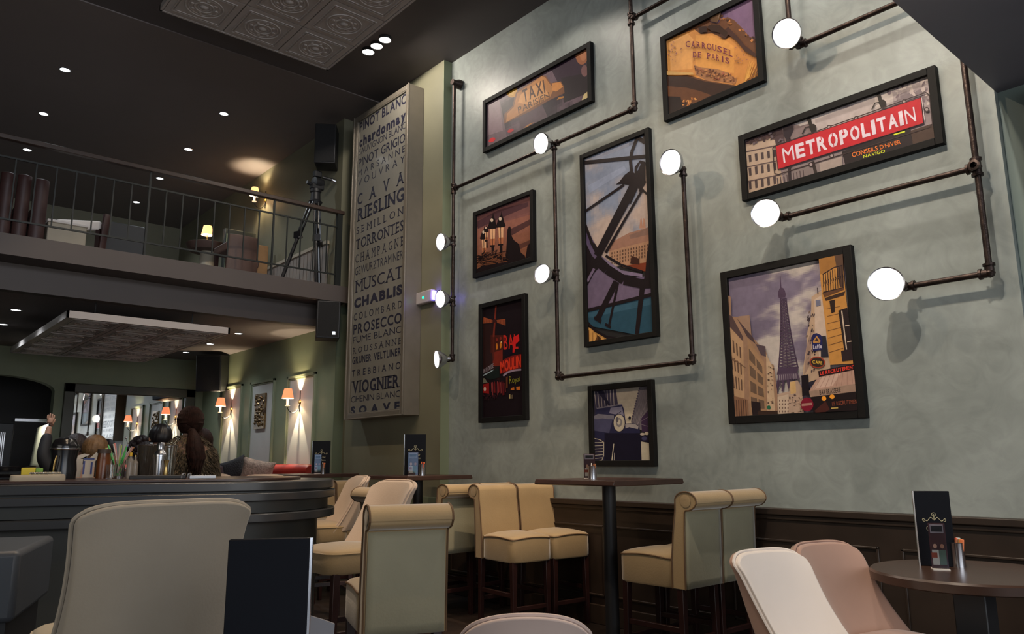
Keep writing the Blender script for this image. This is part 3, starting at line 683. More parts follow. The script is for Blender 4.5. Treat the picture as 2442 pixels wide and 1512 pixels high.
a.line(K, (30, 600), (300, 415), 16); a.poly(K, [(245, 415), (270, 395), (305, 350), (345, 320), (370, 340), (370, 300), (405, 255), (440, 265), (440, 400), (400, 440), (330, 415), (280, 408)])
a.poly((100, 108, 130), [(385, 320), (405, 275), (410, 280), (390, 325)]); a.path(K, [(400, 430), (450, 475)], 14)
a.line(K, (375, 400), (125, 880), 56, 48); a.line(K, (425, 440), (180, 860), 14, 18); a.line(K, (385, 440), (340, 540), 8); a.line(K, (440, 390), (400, 460), 12)
arc = [(22, 560), (40, 660), (90, 800), (130, 880), (200, 950), (290, 1010), (400, 1050), (500, 1060)]
for (p, q2) in zip(arc, arc[1:]): a.line(K, p, q2, 18)
arc2 = [(120, 860), (180, 880), (280, 940), (420, 985), (440, 960)]
a.path(K, [(95, 800), (130, 860)], 26); a.path(K, arc2[1:4], 16)
arc3 = [(110, 900), (190, 970), (300, 1040), (420, 1065), (500, 1060)]; a.path(K, arc3, 62)
a.poly(K, [(30, 900), (30, 750), (90, 880), (150, 940), (100, 1000), (50, 1100)]); a.poly(K, [(440, 1000), (450, 880), (470, 760), (500, 760), (510, 1080), (420, 1090)])
a.line((110, 96, 124), (60, 1050), (105, 965), 16)
a.line(K, (250, 1050), (130, 1290), 38, 34); a.line(K, (262, 1060), (205, 1330), 14); a.poly(K, [(110, 1275), (155, 1300), (150, 1325), (102, 1295)]); a.poly(K, [(180, 1320), (218, 1340), (212, 1358), (175, 1338)])
a.line(K, (60, 1240), (500, 1130), 22); a.line(K, (425, 1060), (385, 1400), 34, 26)
a.path(K, [(55, 1310), (110, 1370), (190, 1415), (290, 1425)], 16)
finish(a, q)
# --- tower street
q, r = frame('large framed photo of the iron tower rising behind a Paris street with awnings', (1712, 655), (2020, 580), (2074, 991), (1743, 1016), w=.05)
a = art(r, 1640, 560, .33072)
a.grad((118, 108, 124), (168, 160, 162), [(240, 300), (1160, 80), (1200, 480), (270, 560)], 7)
a.grad((150, 144, 150), (178, 170, 166), [(270, 520), (1200, 440), (1260, 1250), (330, 1330)], 8)
a.field((116, 106, 126), (186, 176, 170), [(240, 300), (1160, 80), (1260, 1250), (330, 1330)], 84, 90, 2.2, 5.0, 3.3, -.30, .22, .5)
# tower
TW = (74, 58, 78)
def tx(y): # half width of the tower at height y
    t = (y-440)/(960-440); return 20+ (50)*t**1.7
def tc(y): return 678+ (y-300)*.075
a.line(TW, (667, 300), (672, 390), 5, 10); a.poly(TW, [(655, 400), (700, 398), (708, 430), (704, 452), (656, 455), (650, 430)]); a.disc(TW, (677, 395), 18, 14)
ysq = [455+i*505/24 for i in range(25)]
for sg in (-1, 1):
    a.path(TW, [(tc(y)+sg*tx(y), y) for y in ysq], 10)
for y0, y1 in zip(ysq, ysq[1:]):
    a.line(TW, (tc(y0)-tx(y0), y0), (tc(y1)+tx(y1), y1), 5); a.line(TW, (tc(y0)+tx(y0), y0), (tc(y1)-tx(y1), y1), 5); a.line(TW, (tc(y1)-tx(y1), y1), (tc(y1)+tx(y1), y1), 4)
    ym = (y0+y1)/2; a.line(TW, (tc(ym), y0), (tc(ym), y1), 7)
    for k in (-.5, .5): a.line(TW, (tc(y0)+k*tx(y0), y0), (tc(y1)+k*tx(y1), y1), 4)
a.poly(TW, [(655, 985), (662, 960), (800, 950), (806, 972), (790, 1000), (650, 1010)]); a.poly((86, 70, 88), [(660, 1005), (800, 995), (815, 1040), (655, 1055)])
for i in range(9): a.line((150, 140, 146), (668+i*15, 1010-i), (670+i*15, 1048-i), 4)
a.path(TW, [(660, 1050), (650, 1140)], 16); a.path(TW, [(700, 1050), (690, 1130)], 14); a.path(TW, [(730, 1045), (740, 1110)], 20); a.path(TW, [(655, 1050), (700, 1110), (690, 1050), (650, 1120)], 6)
for i in range(10): a.line(TW, (735+i*8, 1045), (745+i*8, 1010+rnd.random()*60), 4)
# distant buildings
a.poly((172, 146, 128), [(650, 1150), (740, 1130), (745, 1060), (800, 1050), (830, 1100), (850, 1330), (660, 1330)]); a.poly((190, 168, 148), [(655, 1170), (735, 1150), (735, 1310), (660, 1320)])
a.poly((196, 160, 110), [(745, 1065), (785, 1055), (790, 1140), (750, 1150)])
for i in range(16): a.poly((112, 88, 80), [(668+(i % 4)*20, 1190+(i//4)*26), (676+(i % 4)*20, 1189+(i//4)*26), (676+(i % 4)*20, 1202+(i//4)*26), (668+(i % 4)*20, 1203+(i//4)*26)])
for i in range(26): a.disc(rnd.choice(((90, 72, 70), (150, 124, 108), (60, 50, 44), (180, 150, 130))), (745+rnd.random()*90, 1150+rnd.random()*150), rnd.uniform(4, 12), rnd.uniform(4, 12), 5)
# left row
a.poly((150, 118, 96), [(255, 340), (270, 375), (297, 375), (300, 440), (320, 450), (325, 590), (400, 600), (455, 580), (470, 730), (520, 790), (565, 810), (600, 930), (630, 940), (655, 1130), (660, 1335), (320, 1345), (240, 900)])
a.poly((84, 66, 66), [(285, 570), (330, 590), (410, 740), (410, 770), (290, 640)]); a.poly((150, 122, 104), [(375, 590), (455, 582), (468, 725), (430, 700)])
a.poly((78, 62, 64), [(365, 605), (480, 740), (500, 790), (440, 740)]); a.poly((84, 70, 76), [(500, 790), (570, 805), (575, 880), (540, 870)])
a.poly((176, 142, 110), [(290, 640), (410, 775), (420, 1180), (330, 1160)]); a.poly((160, 126, 96), [(440, 745), (560, 920), (580, 1300), (460, 1300)]); a.poly((186, 158, 130), [(575, 860), (625, 960), (640, 1290), (585, 1280)])
QL = [(295, 700), (405, 810), (415, 1150), (335, 1130)]
for i in range(4):
    for j in range(3): a.sub((92, 70, 60), QL, .1+i*.23, .2+i*.23, .05+j*.33, .28+j*.33)
QL = [(445, 800), (555, 950), (575, 1270), (465, 1270)]
for j in range(4): a.sub((104, 84, 70), QL, .05, .45, .03+j*.25, .2+j*.25); a.sub((104, 84, 70), QL, .55, .92, .03+j*.25, .2+j*.25)
for i in range(5): a.line((120, 92, 74), (320, 880+i*3), (430, 960), 4)
for i in range(26): a.disc(rnd.choice(((84, 66, 58), (150, 124, 100))), (585+rnd.random()*45, 930+rnd.random()*330), rnd.uniform(3, 8), rnd.uniform(3, 8), 5)
a.poly((130, 96, 74), [(330, 1160), (445, 1190), (450, 1330), (340, 1340)]); a.poly((40, 30, 32), [(470, 1200), (535, 1210), (540, 1300), (480, 1310)]); a.poly((56, 40, 34), [(520, 1270), (660, 1270), (660, 1330), (520, 1335)])
a.disc((40, 96, 70), (597, 1245), 14, 14, 8)
for i in range(6): a.line((80, 56, 48), (345+i*17, 1190), (352+i*17, 1325), 6)
# right row
a.poly((178, 150, 126), [(905, 450), (980, 400), (1000, 520), (1040, 900), (1040, 1010), (840, 1080), (845, 960), (870, 800), (870, 720), (900, 600)])
a.poly((190, 168, 152), [(925, 470), (975, 440), (1015, 690), (1020, 880), (960, 880), (930, 700)])
a.poly((150, 124, 110), [(870, 800), (905, 680), (900, 930), (850, 1020)])
for i in range(34): a.disc(rnd.choice(((74, 60, 64), (120, 100, 90), (60, 50, 56))), (870+rnd.random()*60, 560+rnd.random()*450), rnd.uniform(3, 9), rnd.uniform(6, 16), 5, .3)
a.path((60, 50, 54), [(948, 385), (952, 430)], 7); a.poly((110, 110, 130), [(935, 475), (970, 470), (972, 510), (940, 520)])
a.poly((186, 132, 68), [(955, 140), (1120, 100), (1160, 500), (1220, 930), (1040, 940), (1000, 600), (975, 380)])
a.poly((150, 104, 54), [(955, 140), (1080, 110), (1085, 230), (970, 290)]); a.poly((84, 62, 50), [(1065, 120), (1130, 105), (1140, 380), (1110, 380)])
for i in range(7): a.line((110, 74, 44), (1015+i*3, 540+i*52), (1110+i*4, 520+i*50), 5)
K2 = (42, 30, 34)
a.path(K2, [(985, 290), (1070, 240), (1130, 225)], 8); a.path(K2, [(990, 420), (1140, 385)], 10); a.poly((96, 64, 44), [(985, 425), (1140, 385), (1140, 400), (1000, 455)]); a.poly((60, 42, 34), [(1000, 460), (1150, 410), (1140, 440), (1010, 480)]); a.poly((46, 32, 28), [(1035, 480), (1075, 470), (1075, 560), (1050, 570)])
for i in range(9): a.line(K2, (990+i*17, 288-i*7), (995+i*17, 418-i*5), 5); a.path(K2, [(990+i*17, 330-i*6), (1000+i*17, 350-i*6), (990+i*17, 375-i*6)], 4)
a.poly((38, 28, 30), [(1100, 550), (1165, 530), (1215, 860), (1150, 880)]); a.line((190, 170, 150), (1125, 550), (1160, 830), 9); a.line((190, 170, 150), (1150, 660), (1180, 655), 7); a.line((190, 170, 150), (1165, 775), (1195, 770), 7)
a.poly(K2, [(1120, 840), (1215, 820), (1225, 900), (1130, 915)])
a.poly((40, 40, 50), [(975, 735), (1010, 730), (1030, 880), (975, 885)])
a.poly((34, 36, 84), [(905, 745), (920, 718), (945, 712), (975, 725), (985, 745), (987, 830), (918, 842)]); a.poly((178, 130, 70), [(918, 770), (945, 730), (972, 765), (970, 780), (920, 785)]); a.poly((60, 44, 50), [(930, 765), (945, 745), (955, 760), (960, 775)])
a.text((196, 190, 200), 'Leffe', ((918, 795), (980, 790), (982, 820), (920, 828)), off=.02)
a.disc((146, 62, 44), (950, 922), 56, 42, 24, .1); a.disc((48, 36, 34), (950, 922), 48, 34, 24, .1); a.text((196, 160, 60), 'CAFE', ((915, 905), (985, 915), (985, 940), (915, 930)), off=.02)
a.poly((40, 22, 24), [(955, 985), (1220, 930), (1225, 975), (962, 1028)]); a.text((214, 62, 48), 'LE RECRUTEMENT', ((968, 990), (1222, 938), (1224, 966), (970, 1014)), off=.03)
a.poly((176, 140, 124), [(955, 1030), (1225, 975), (1232, 1075), (890, 1130)]); a.poly((196, 164, 148), [(975, 1030), (1120, 1000), (1060, 1090), (920, 1115)])
for i in range(8): a.line((150, 116, 104), (985+i*30, 1022-i*6), (925+i*40, 1118-i*6), 3)
a.poly((150, 124, 108), [(890, 1130), (1238, 1075), (1242, 1130), (900, 1172)]); a.text((52, 40, 38), 'BAR BRASSERIE', ((965, 1122), (1118, 1102), (1120, 1138), (968, 1158)), off=.02)
a.poly((30, 20, 22), [(900, 1172), (1242, 1130), (1250, 1300), (930, 1320)]); a.disc((230, 150, 50), (998, 1182), 17, 17); a.disc((230, 150, 50), (1057, 1169), 18, 16)
a.text((120, 62, 44), 'LE RECRUTEMENT', ((1055, 1205), (1250, 1185), (1252, 1215), (1058, 1235)), off=.02); a.line((190, 160, 90), (1050, 1252), (1100, 1249), 8); a.poly((70, 34, 30), [(930, 1270), (1010, 1200), (1040, 1260), (960, 1310)])
a.poly((28, 20, 26), [(835, 1018), (885, 1008), (892, 1155), (842, 1165)]); a.line((60, 50, 54), (862, 1165), (868, 1180), 8)
a.disc((120, 24, 44), (877, 1225), 46, 50); a.poly((168, 120, 110), [(838, 1218), (912, 1212), (912, 1230), (838, 1238)])
finish(a, q)
# --- old car, black and white
q, r = frame('small framed black and white photo of an old car bonnet and headlamp', (1400, 922), (1551, 903), (1563, 1112), (1406, 1113))
a = art(r, 1390, 890, .15873)
a.grad((150, 142, 132), (186, 176, 158), [(120, 230), (960, 150), (1000, 800), (140, 900)], 6)
a.poly((60, 56, 76), [(140, 250), (490, 205), (530, 480), (200, 620), (140, 650)])
for i in range(7): a.line((150, 142, 140), (170+i*48, 240), (200+i*45, 520), 14, 8)
a.line((34, 32, 52), (230, 240), (400, 480), 70, 30); a.line((34, 32, 50), (300, 240), (360, 480), 20)
a.poly((110, 104, 110), [(860, 190), (960, 160), (1000, 900), (860, 850), (720, 740), (800, 420)])
for i in range(12): a.line((66, 60, 76), (870+i*10, 200), (740+i*22, 760+i*10), 4)
for i in range(14): a.disc((70, 62, 80), (860-i*9, 190+i*38), 12, 14, 6)
a.poly((56, 40, 66), [(880, 680), (980, 560), (1000, 900), (890, 880)])
for i in range(4): a.line((140, 130, 140), (820, 780-i*10), (980, 380+i*140), 4)
a.poly((46, 46, 76), [(190, 540), (210, 520), (590, 470), (620, 540), (650, 760), (200, 700)]); a.path((120, 116, 128), [(210, 530), (590, 468)], 16); a.poly((120, 118, 140), [(420, 520), (590, 500), (620, 640), (500, 620), (400, 600)])
a.poly((38, 38, 66), [(150, 640), (230, 605), (480, 630), (640, 760), (780, 750), (850, 800), (880, 1000), (890, 1400), (140, 1400)])
a.poly((110, 108, 122), [(150, 655), (230, 610), (470, 635), (470, 700), (300, 680), (160, 700)]); a.poly((70, 70, 98), [(150, 690), (450, 690), (400, 900), (160, 860)])
a.poly((150, 144, 144), [(640, 770), (780, 757), (840, 800), (830, 840), (700, 810), (645, 830)]); a.poly((24, 22, 40), [(330, 900), (640, 900), (870, 900), (885, 1400), (330, 1400)])
a.disc((40, 38, 54), (550, 750), 92, 138); a.disc((176, 168, 152), (550, 748), 84, 128); a.disc((120, 116, 120), (548, 740), 46, 70); a.disc((178, 172, 158), (545, 735), 26, 40); a.disc((90, 86, 92), (520, 700), 22, 40)
a.path((28, 28, 40), [(490, 630), (580, 575)], 7); a.disc((26, 24, 40), (708, 672), 18, 26); a.line((60, 56, 66), (650, 690), (700, 675), 5)
a.poly((44, 40, 60), [(160, 960), (330, 1010), (320, 1320), (150, 1340)])
for i in range(7): a.line((186, 178, 164), (165, 1045+i*48), (305, 1040+i*46), 8)
a.path((186, 178, 160), [(160, 975), (260, 1000), (320, 1040), (318, 1240), (290, 1310), (230, 1320)], 10); a.line((186, 178, 160), (470, 1060), (438, 1345), 14); a.line((150, 144, 140), (482, 1200), (475, 1345), 12); a.line((170, 160, 150), (200, 1340), (350, 1338), 12)
a.poly((178, 170, 152), [(878, 1025), (1000, 1050), (1020, 1345), (890, 1345)]); a.poly((30, 26, 46), [(860, 940), (990, 930), (1000, 1040), (880, 1020)]); a.disc((170, 160, 150), (900, 915), 36, 20); a.disc((176, 166, 150), (965, 905), 34, 24); a.disc((60, 60, 90), (930, 980), 40, 30)
finish(a, q)
# --- windmill cabaret at night
q, r = frame('narrow framed night photo of a red windmill cabaret with neon letters', (1141, 726), (1250, 699), (1255, 1002), (1140, 1008))
a = art(r, 1120, 690, .21828)
a.poly((26, 16, 22), [(90, 160), (600, 30), (630, 1430), (90, 1460)])
a.poly((44, 24, 24), [(130, 380), (250, 380), (330, 800), (330, 1000), (130, 900)])
a.poly((120, 40, 28), [(250, 640), (360, 640), (360, 830), (255, 840)]); a.poly((72, 28, 22), [(230, 500), (380, 500), (380, 650), (230, 700)])
a.line((116, 44, 32), (288, 175), (262, 520), 16, 20); a.line((90, 36, 28), (262, 520), (262, 780), 16)
a.poly((150, 76, 48), [(140, 300), (250, 335), (250, 365), (135, 375)]); a.poly((150, 76, 48), [(295, 335), (390, 322), (392, 395), (300, 365)])
for i in range(6): a.line((60, 24, 22), (150+i*18, 305+i*6), (148+i*18, 372-i*2), 3); a.line((60, 24, 22), (305+i*15, 335), (307+i*15, 372+i*3), 3)
a.disc((60, 26, 26), (270, 345), 20, 20)
for x, y in ((298, 625), (340, 610)): a.disc((206, 122, 36), (x, y), 10, 36); a.disc((130, 44, 34), (x, y-75), 11, 16)
a.disc((240, 220, 160), (347, 577), 6, 7)
a.text((196, 44, 34), 'BAL', ((370, 500), (520, 490), (535, 650), (375, 660)), off=.01); a.poly((206, 34, 36), [(480, 520), (540, 490), (545, 560), (505, 600), (490, 690), (470, 690)]); a.disc((22, 14, 30), (425, 690), 45, 40)
a.poly((120, 26, 24), [(330, 790), (450, 730), (565, 705), (565, 860), (335, 925)]); a.text((214, 58, 34), 'MOULIN', ((335, 790), (562, 712), (562, 850), (340, 915)), off=.04, gap=.06)
a.path((150, 130, 150), [(368, 945), (420, 905), (490, 885), (565, 878)], 20)
a.text((150, 140, 150), 'LIN ROUGE', ((140, 880), (262, 805), (264, 860), (140, 925)), off=.02); a.path((150, 170, 180), [(135, 950), (265, 880)], 12); a.poly((24, 32, 30), [(160, 960), (320, 840), (330, 960), (230, 990)])
a.poly((110, 110, 96), [(135, 975), (165, 970), (200, 1020), (140, 1030)]); a.poly((140, 26, 26), [(135, 1040), (215, 1025), (215, 1140), (140, 1130)]); a.disc((200, 170, 160), (168, 1090), 14, 24, 7)
for i in range(26): a.line(rnd.choice(((110, 24, 28), (70, 20, 26), (150, 60, 60), (50, 18, 26))), (240+i*6, 1000+rnd.random()*30), (245+i*6, 1120+rnd.random()*40), 6)
a.poly((96, 50, 30), [(400, 960), (420, 950), (420, 1080), (402, 1080)]); a.text((150, 150, 50), 'Royal', ((435, 950), (555, 955), (550, 1020), (440, 1060)), off=-.01)
a.poly((190, 104, 40), [(455, 1080), (490, 1070), (492, 1102), (452, 1102)]); a.poly((190, 104, 40), [(512, 1065), (555, 1060), (555, 1100), (515, 1100)]); a.poly((180, 160, 110), [(435, 1150), (448, 1145), (450, 1195), (436, 1198)]); a.poly((90, 76, 60), [(455, 1155), (478, 1150), (478, 1195), (456, 1197)])
for i in range(20): a.disc((50, 22, 30), (140+rnd.random()*160, 1140+rnd.random()*70), rnd.uniform(4, 12), rnd.uniform(6, 16), 6)
finish(a, q)
# --- street lanterns at dusk
q, r = frame('small framed photo of ornate street lanterns against a dusky pink sky', (1127, 508), (1269, 450), (1272, 622), (1127, 663), w=.04)
a = art(r, 1120, 440, .1)
a.grad((92, 62, 66), (132, 88, 82), [(70, 680), (1500, 100), (1520, 900), (70, 1300)], 6)
a.grad((140, 92, 80), (120, 76, 52), [(70, 1100), (1520, 700), (1520, 1850), (70, 2250)], 6)
a.poly((74, 48, 54), [(150, 900), (700, 600), (1400, 420), (1400, 520), (800, 780), (200, 1050)]); a.poly((78, 50, 50), [(900, 1100), (1500, 800), (1500, 930), (950, 1250)]); a.poly((84, 52, 44), [(1000, 1500), (1500, 1300), (1500, 1400), (1050, 1620)])
K = (24, 14, 16)
for x, y, s_ in ((540, 900, 1.0), (740, 870, 1.0), (340, 1180, .85), (400, 1060, .5)):
    a.poly((220, 170, 130), [(x-60*s_, y+130*s_), (x+70*s_, y+120*s_), (x+55*s_, y+560*s_), (x-30*s_, y+570*s_)]); a.poly((170, 104, 70), [(x-60*s_, y+400*s_), (x+70*s_, y+390*s_), (x+55*s_, y+560*s_), (x-30*s_, y+570*s_)])
    a.poly(K, [(x-110*s_, y+130*s_), (x-70*s_, y), (x-50*s_, y-70*s_), (x, y-130*s_), (x+20*s_, y-230*s_), (x+40*s_, y-130*s_), (x+70*s_, y-60*s_), (x+80*s_, y), (x+120*s_, y+120*s_), (x+80*s_, y+150*s_), (x-80*s_, y+160*s_)])
    a.disc((200, 180, 160), (x-10, y-50*s_), 34*s_, 44*s_); a.line(K, (x, y+130*s_), (x+5, y+560*s_), 14); a.line(K, (x+10, y+560*s_), (x+20, y+900*s_), 60*s_)
    a.path(K, [(x-60*s_, y+570*s_), (x+60*s_, y+560*s_)], 40)
a.poly(K, [(900, 1180), (905, 1080), (930, 1010), (970, 1000), (990, 1060), (980, 1150), (1000, 1220), (1060, 1330), (1180, 1420), (1220, 1620), (1320, 1700), (1340, 1820), (860, 1960), (880, 1500)])
a.poly(K, [(1380, 1480), (1500, 1300), (1520, 1900), (1300, 1950)])
for i in range(70): a.line(rnd.choice((K, K, (110, 66, 44))), (150+rnd.random()*800, 1550+rnd.random()*300), (150+rnd.random()*800, 1700+rnd.random()*300), 14)
a.poly(K, [(60, 2100), (300, 1950), (900, 1850), (1350, 1780), (1520, 1750), (1520, 1900), (60, 2300)])
finish(a, q)
# ------------------------------------------------------------------ tall wine-list sign
XSG = XS-.20
q, r = frame('tall silver-framed panel listing white wine names in black capitals', (848, 282), (968, 203), (968, 990), (820, 1000), w=.055, X=XSG, mt=M_SIGNF, name='wine_sign', wx=XS-.001, cat='sign')
y0, y1, z0, z1 = r
mb = MB()
for a in ((y0-.012, y0+.012, z0, z1), (y1-.012, y1+.012, z0, z1), (y0, y1, z0-.012, z0+.012), (y0, y1, z1-.012, z1+.012)): mb.box(XSG+.004, XSG+.02, *a)
keep(mb.build('inner_moulding', M_SIGNF, q, bevel=.004), q)
mb = MB()
for a in ((y0-.058, y0-.046, z0-.058, z1+.058), (y1+.046, y1+.058, z0-.058, z1+.058), (y0-.058, y1+.058, z0-.058, z0-.046)): mb.box(XSG-.012, XSG+.01, *a)
keep(mb.build('outer_moulding', M_SIGNF, q, bevel=.004), q)
xp = XSG+.0225
keep(MB().box(xp, xp+.006, y0, y1, z0, z1).build('paper', pm('pearl_grey_sign_paper', (.21, .20, .17), .35, noise=.08, scale=4, coat=.5), q), q)
WL = [('PINOT BLANC', 228, 253, 1, .03, 0), ('chardonnay', 267, 300, .9, .05, 0), ('SAUVIGNON BLANC', 296, 312, 1, 0, 0), ('PINOT GRIGIO', 321, 343, 1, .01, 0), ('MARSANNE', 350, 366, 1, 0, 0), ('VOUVRAY', 373, 391, 1, 0, 0),
      ('CAVA', 410, 439, 1, .02, 1), ('RIESLING', 448, 481, .8, .03, 1), ('SEMILLON', 494, 513, 1, 0, 1), ('TORRONTES', 525, 552, .8, .01, 1), ('CHAMPAGNE', 564, 587, .8, 0, 1), ('GEWURZTRAMINER', 597, 618, .7, 0, 0),
      ('MUSCAT', 632, 663, .9, 0, 1), ('CHABLIS', 677, 703, 1, .06, 0), ('COLOMBARD', 716, 734, 1, 0, 0), ('PROSECCO', 744, 770, .85, .02, 0), ('FUME BLANC', 776, 793, 1, 0, 0), ('ROUSSANNE', 804, 820, 1, 0, 1),
      ('GRUNER VELTLINER', 828, 847, .7, .03, 0), ('TREBBIANO', 862, 879, 1, .01, 0), ('VIOGNIER', 891, 923, .75, .03, 1), ('CHENIN BLANC', 930, 946, 1, 0, 0), ('SOAVE', 956, 978, 1, .05, 0)]
XT = xp-.0006
for st, ya, yb, cond, off, ser in WL:
    zt = onX(957, ya, XT).z; zb = onX(957, yb, XT).z
    zt, zb = min(zt, z1-.02), zb
    sparse = st in ('CAVA', 'SEMILLON', 'MARSANNE', 'VOUVRAY', 'COLOMBARD', 'ROUSSANNE', 'TREBBIANO', 'SOAVE', 'CHAMPAGNE')
    V, F = text(st, off=off, serif=bool(ser), gap=(.9 if st == 'CAVA' else .38) if sparse else .09, cond=cond)
    mb = MB().add([(XT, y1-.03-(y1-y0-.06)*u, zb+(zt-zb)*v) for u, v in V], F)
    keep(mb.build('text_line', pm('sign_ink', (.022, .022, .04), .35), q, smooth=False, fix=False), q)

# emergency light on the pier
c = onX(1011, 710, XS-.05)
q = empty('emergency_light', (XS, c.y, c.z-.06), label='small white emergency light with a green dot and blue glowing ends', cat='emergency light')
MB().box(-.06, -.001, -.14, .14, 0, .13).build('housing', pm('white_plastic', (.42, .38, .38), .5), q, bevel=.012)
M_BLUE = pm('blue_led_lens', (.1, .1, .9), .3, emit=(.16, .12, 1), estr=5)
for y in (-.15, .15): MB().box(-.05, -.01, y-.012, y+.012, .02, .11).build('blue_lens', M_BLUE, q)
MB().lathe([(0, -.004), (.012, -.003), (.014, .002)], (-.062, .0, .06), (1, 0, 0), n=12).build('indicator', pm('green_led', (0, .6, .2), .3, emit=(0, 1, .3), estr=2), q)
light('emergency_blue_light', 'POINT', (XS-.08, c.y+.2, c.z), .35, (.2, .15, 1), shadow_soft_size=.03)
light('emergency_blue_light', 'POINT', (XS-.08, c.y-.2, c.z), .35, (.2, .15, 1), shadow_soft_size=.03)
# ------------------------------------------------------------------ sconces (downstairs and upstairs)
def sconce(y, z, label, x=XC, shade=M_SHADEO, p=7):
    q = empty('wall_sconce', (x, y, z), label=label, cat='wall lamp', group='wall sconces with orange shades')
    MB().lathe([(0, 0), (.03, .0), (.034, -.006), (.02, -.02), (0, -.022)], (0, 0, .0), (1, 0, 0), n=16).build('wall_rose', M_BRASS, q)
    MB().box(-.012, -.002, -.007, .007, -.12, .14).build('back_plate', M_BLACK, q, bevel=.003)
    pts = [(-.01, 0, -.02)]+[(-.095+.075*cos(t), 0, -.05+.085*sin(t)) for t in [-.1-i*pi*.9/9 for i in range(10)]]
    MB().tube(pts, .0055, 8).build('arm', M_BLACK, q)
    ex = pts[-1][0]
    MB().lathe([(0, -.06), (.03, -.055), (.032, -.05), (.014, -.045), (.014, .03), (0, .03)], (ex, 0, 0), n=14).build('candle_sleeve', M_CANDLE, q)
    o = MB().lathe([(.072, .035), (.045, .155)], (ex, 0, 0), n=28).build('lamp_shade', shade, q, fix=False)
    MB().lathe([(.070, .036), (.044, .154)], (ex, 0, 0), n=28).build('shade_lining', M_SHADEI, q, fix=False)
    MB().lathe([(0, .03), (.014, .04), (.018, .06), (.008, .09), (0, .10)], (ex, 0, 0), n=12).build('bulb', pm('warm_bulb', (1, .8, .6), .3, emit=(1, .8, .55), estr=9), q)
    light('sconce_light', 'POINT', (x+ex+.0, y, z+.105), p, (1, .80, .52), shadow_soft_size=.012)
    # small halogen pair in the bracket that draws the crossed beams on the wall
    return q
ps = [onX(716, 955, XC), onX(552, 980, XC)]
sconce(8.88, 1.93, 'orange-shaded sconce in the nearer wall panel, beside the mezzanine corner')
sconce(11.07, 1.96, 'orange-shaded sconce in the farther wall panel, beside the mirror corner')
for y, z in ((8.88, 1.93), (11.07, 1.96)):
    for tz, pw in ((1, 12), (-1, 24)):
        light('sconce_wash', 'SPOT', (XC-.075, y, z+tz*.02), pw, (1, .84, .58), (XC-.015, y, z+tz*1.0), spot_size=radians(54), spot_blend=.25, shadow_soft_size=.008)
# bronze relief between them
c0 = onX(613, 942, XC); c1 = onX(638, 1020, XC)
q = empty('wall_relief', (XC, 10.03, 1.64), label='narrow bronze relief hung in the middle wall panel', cat='wall art')
mb = MB().box(-.03, -.002, -.16, .16, 0, .47)
for i in range(60):
    y = rnd.uniform(-.14, .14); z = rnd.uniform(.03, .44); mb.lathe([(rnd.uniform(.012, .03), 0), (.012, -.014), (0, -.02)], (-.028, y, z), (1, 0, 0), n=6)
mb.build('relief_panel', pm('bronze_relief', (.26, .17, .07), .35, metal=.7, noise=.6, scale=18, col2=(.05, .03, .02)), q)
# ------------------------------------------------------------------ loudspeakers
def speaker(loc, rz, w, d, h, label, tilt=0, badge=True):
    q = empty('loudspeaker', loc, rz, label, 'speaker'); q.rotation_euler = (tilt, 0, rz)
    MB().box(-w/2, w/2, -d/2, d/2, -h, 0).build('cabinet', M_BLACK, q, bevel=.01)
    MB().box(-w/2+.015, w/2-.015, -d/2-.008, -d/2+.002, -h+.015, -.015).build('grille', pm('speaker_grille', (.008, .008, .009), .9, bump=.4, bscale=200), q)
    if badge: MB().box(w*.18, w*.18+.035, -d/2-.011, -d/2-.007, -h+.04, -h+.075).build('badge', M_STEEL, q)
    MB().box(-.03, .03, d/2-.01, d/2+.08, -h*.6, -h*.4).build('bracket', M_BLACK, q)
    return q
speaker((4.10, 7.90, 3.0), radians(-25), .26, .26, .43, 'black loudspeaker fixed under the mezzanine edge, white badge on its grille')
speaker((4.11, 8.12, 5.22), radians(-35), .25, .28, .50, 'black loudspeaker high on the wall above the mezzanine rail', badge=False)
speaker((4.02, 11.25, 2.74), radians(-40), .36, .32, .52, 'black loudspeaker in the far corner beside the mirror', tilt=.12, badge=False)
# ------------------------------------------------------------------ mirror on the back wall
q = empty('wall_mirror', (3.25, YB, .95), label='wide dark-framed mirror on the back wall behind the seated people', cat='mirror')
MB().box(-.78, .78, -.012, -.006, 0, 1.25).build('mirror_glass', pm('mirror_silver', (.8, .84, .86), .015, metal=1), q)
mb = MB()
for a in ((-.90, -.76, -.08, 1.37), (.76, .90, -.08, 1.37), (-.9, .9, -.08, .01), (-.9, .9, 1.24, 1.37)): mb.box(a[0], a[1], -.05, -.001, a[2], a[3])
mb.build('frame', pm('dark_olive_frame', (.045, .045, .03), .4), q, bevel=.01)
# lit service hatch beyond the arch
q = empty('service_hood', (2.0, 13.2, 1.0), label='cream curved hood and lit steel shelf seen through the arched opening', cat='hood')
mb = MB(); mb.grid(lambda u, v: (.18+.32*u+.05*v, .0-.25*sin(pi*u)*.3, .10+.62*v+(.06*sin(pi*u) if v > .99 else 0)), 10, 6)
mb.build('hood_panel', pm('cream_enamel', (.6, .6, .45), .4), q, solid=.02)
MB().box(-.12, .66, .0, .06, -1.0, .10).build('cabinet_base', M_BLACK, q); MB().box(-.1, .62, -.25, .05, .80, .84).build('shelf', M_STEEL, q)
MB().box(.35, .56, -.30, -.05, .775, .80).build('light_tube', pm('shelf_tube', (1, 1, 1), .3, emit=(1, .95, .95), estr=9), q)
light('hatch_light', 'AREA', (2.42, 12.95, 1.76), 2.5, (1, .97, .85), (2.42, 13.15, 1.0), size=.3)
q = empty('back_cabinet', (1.45, 12.0, 0), label='tall black equipment cabinet in the dark at the far left', cat='cabinet')
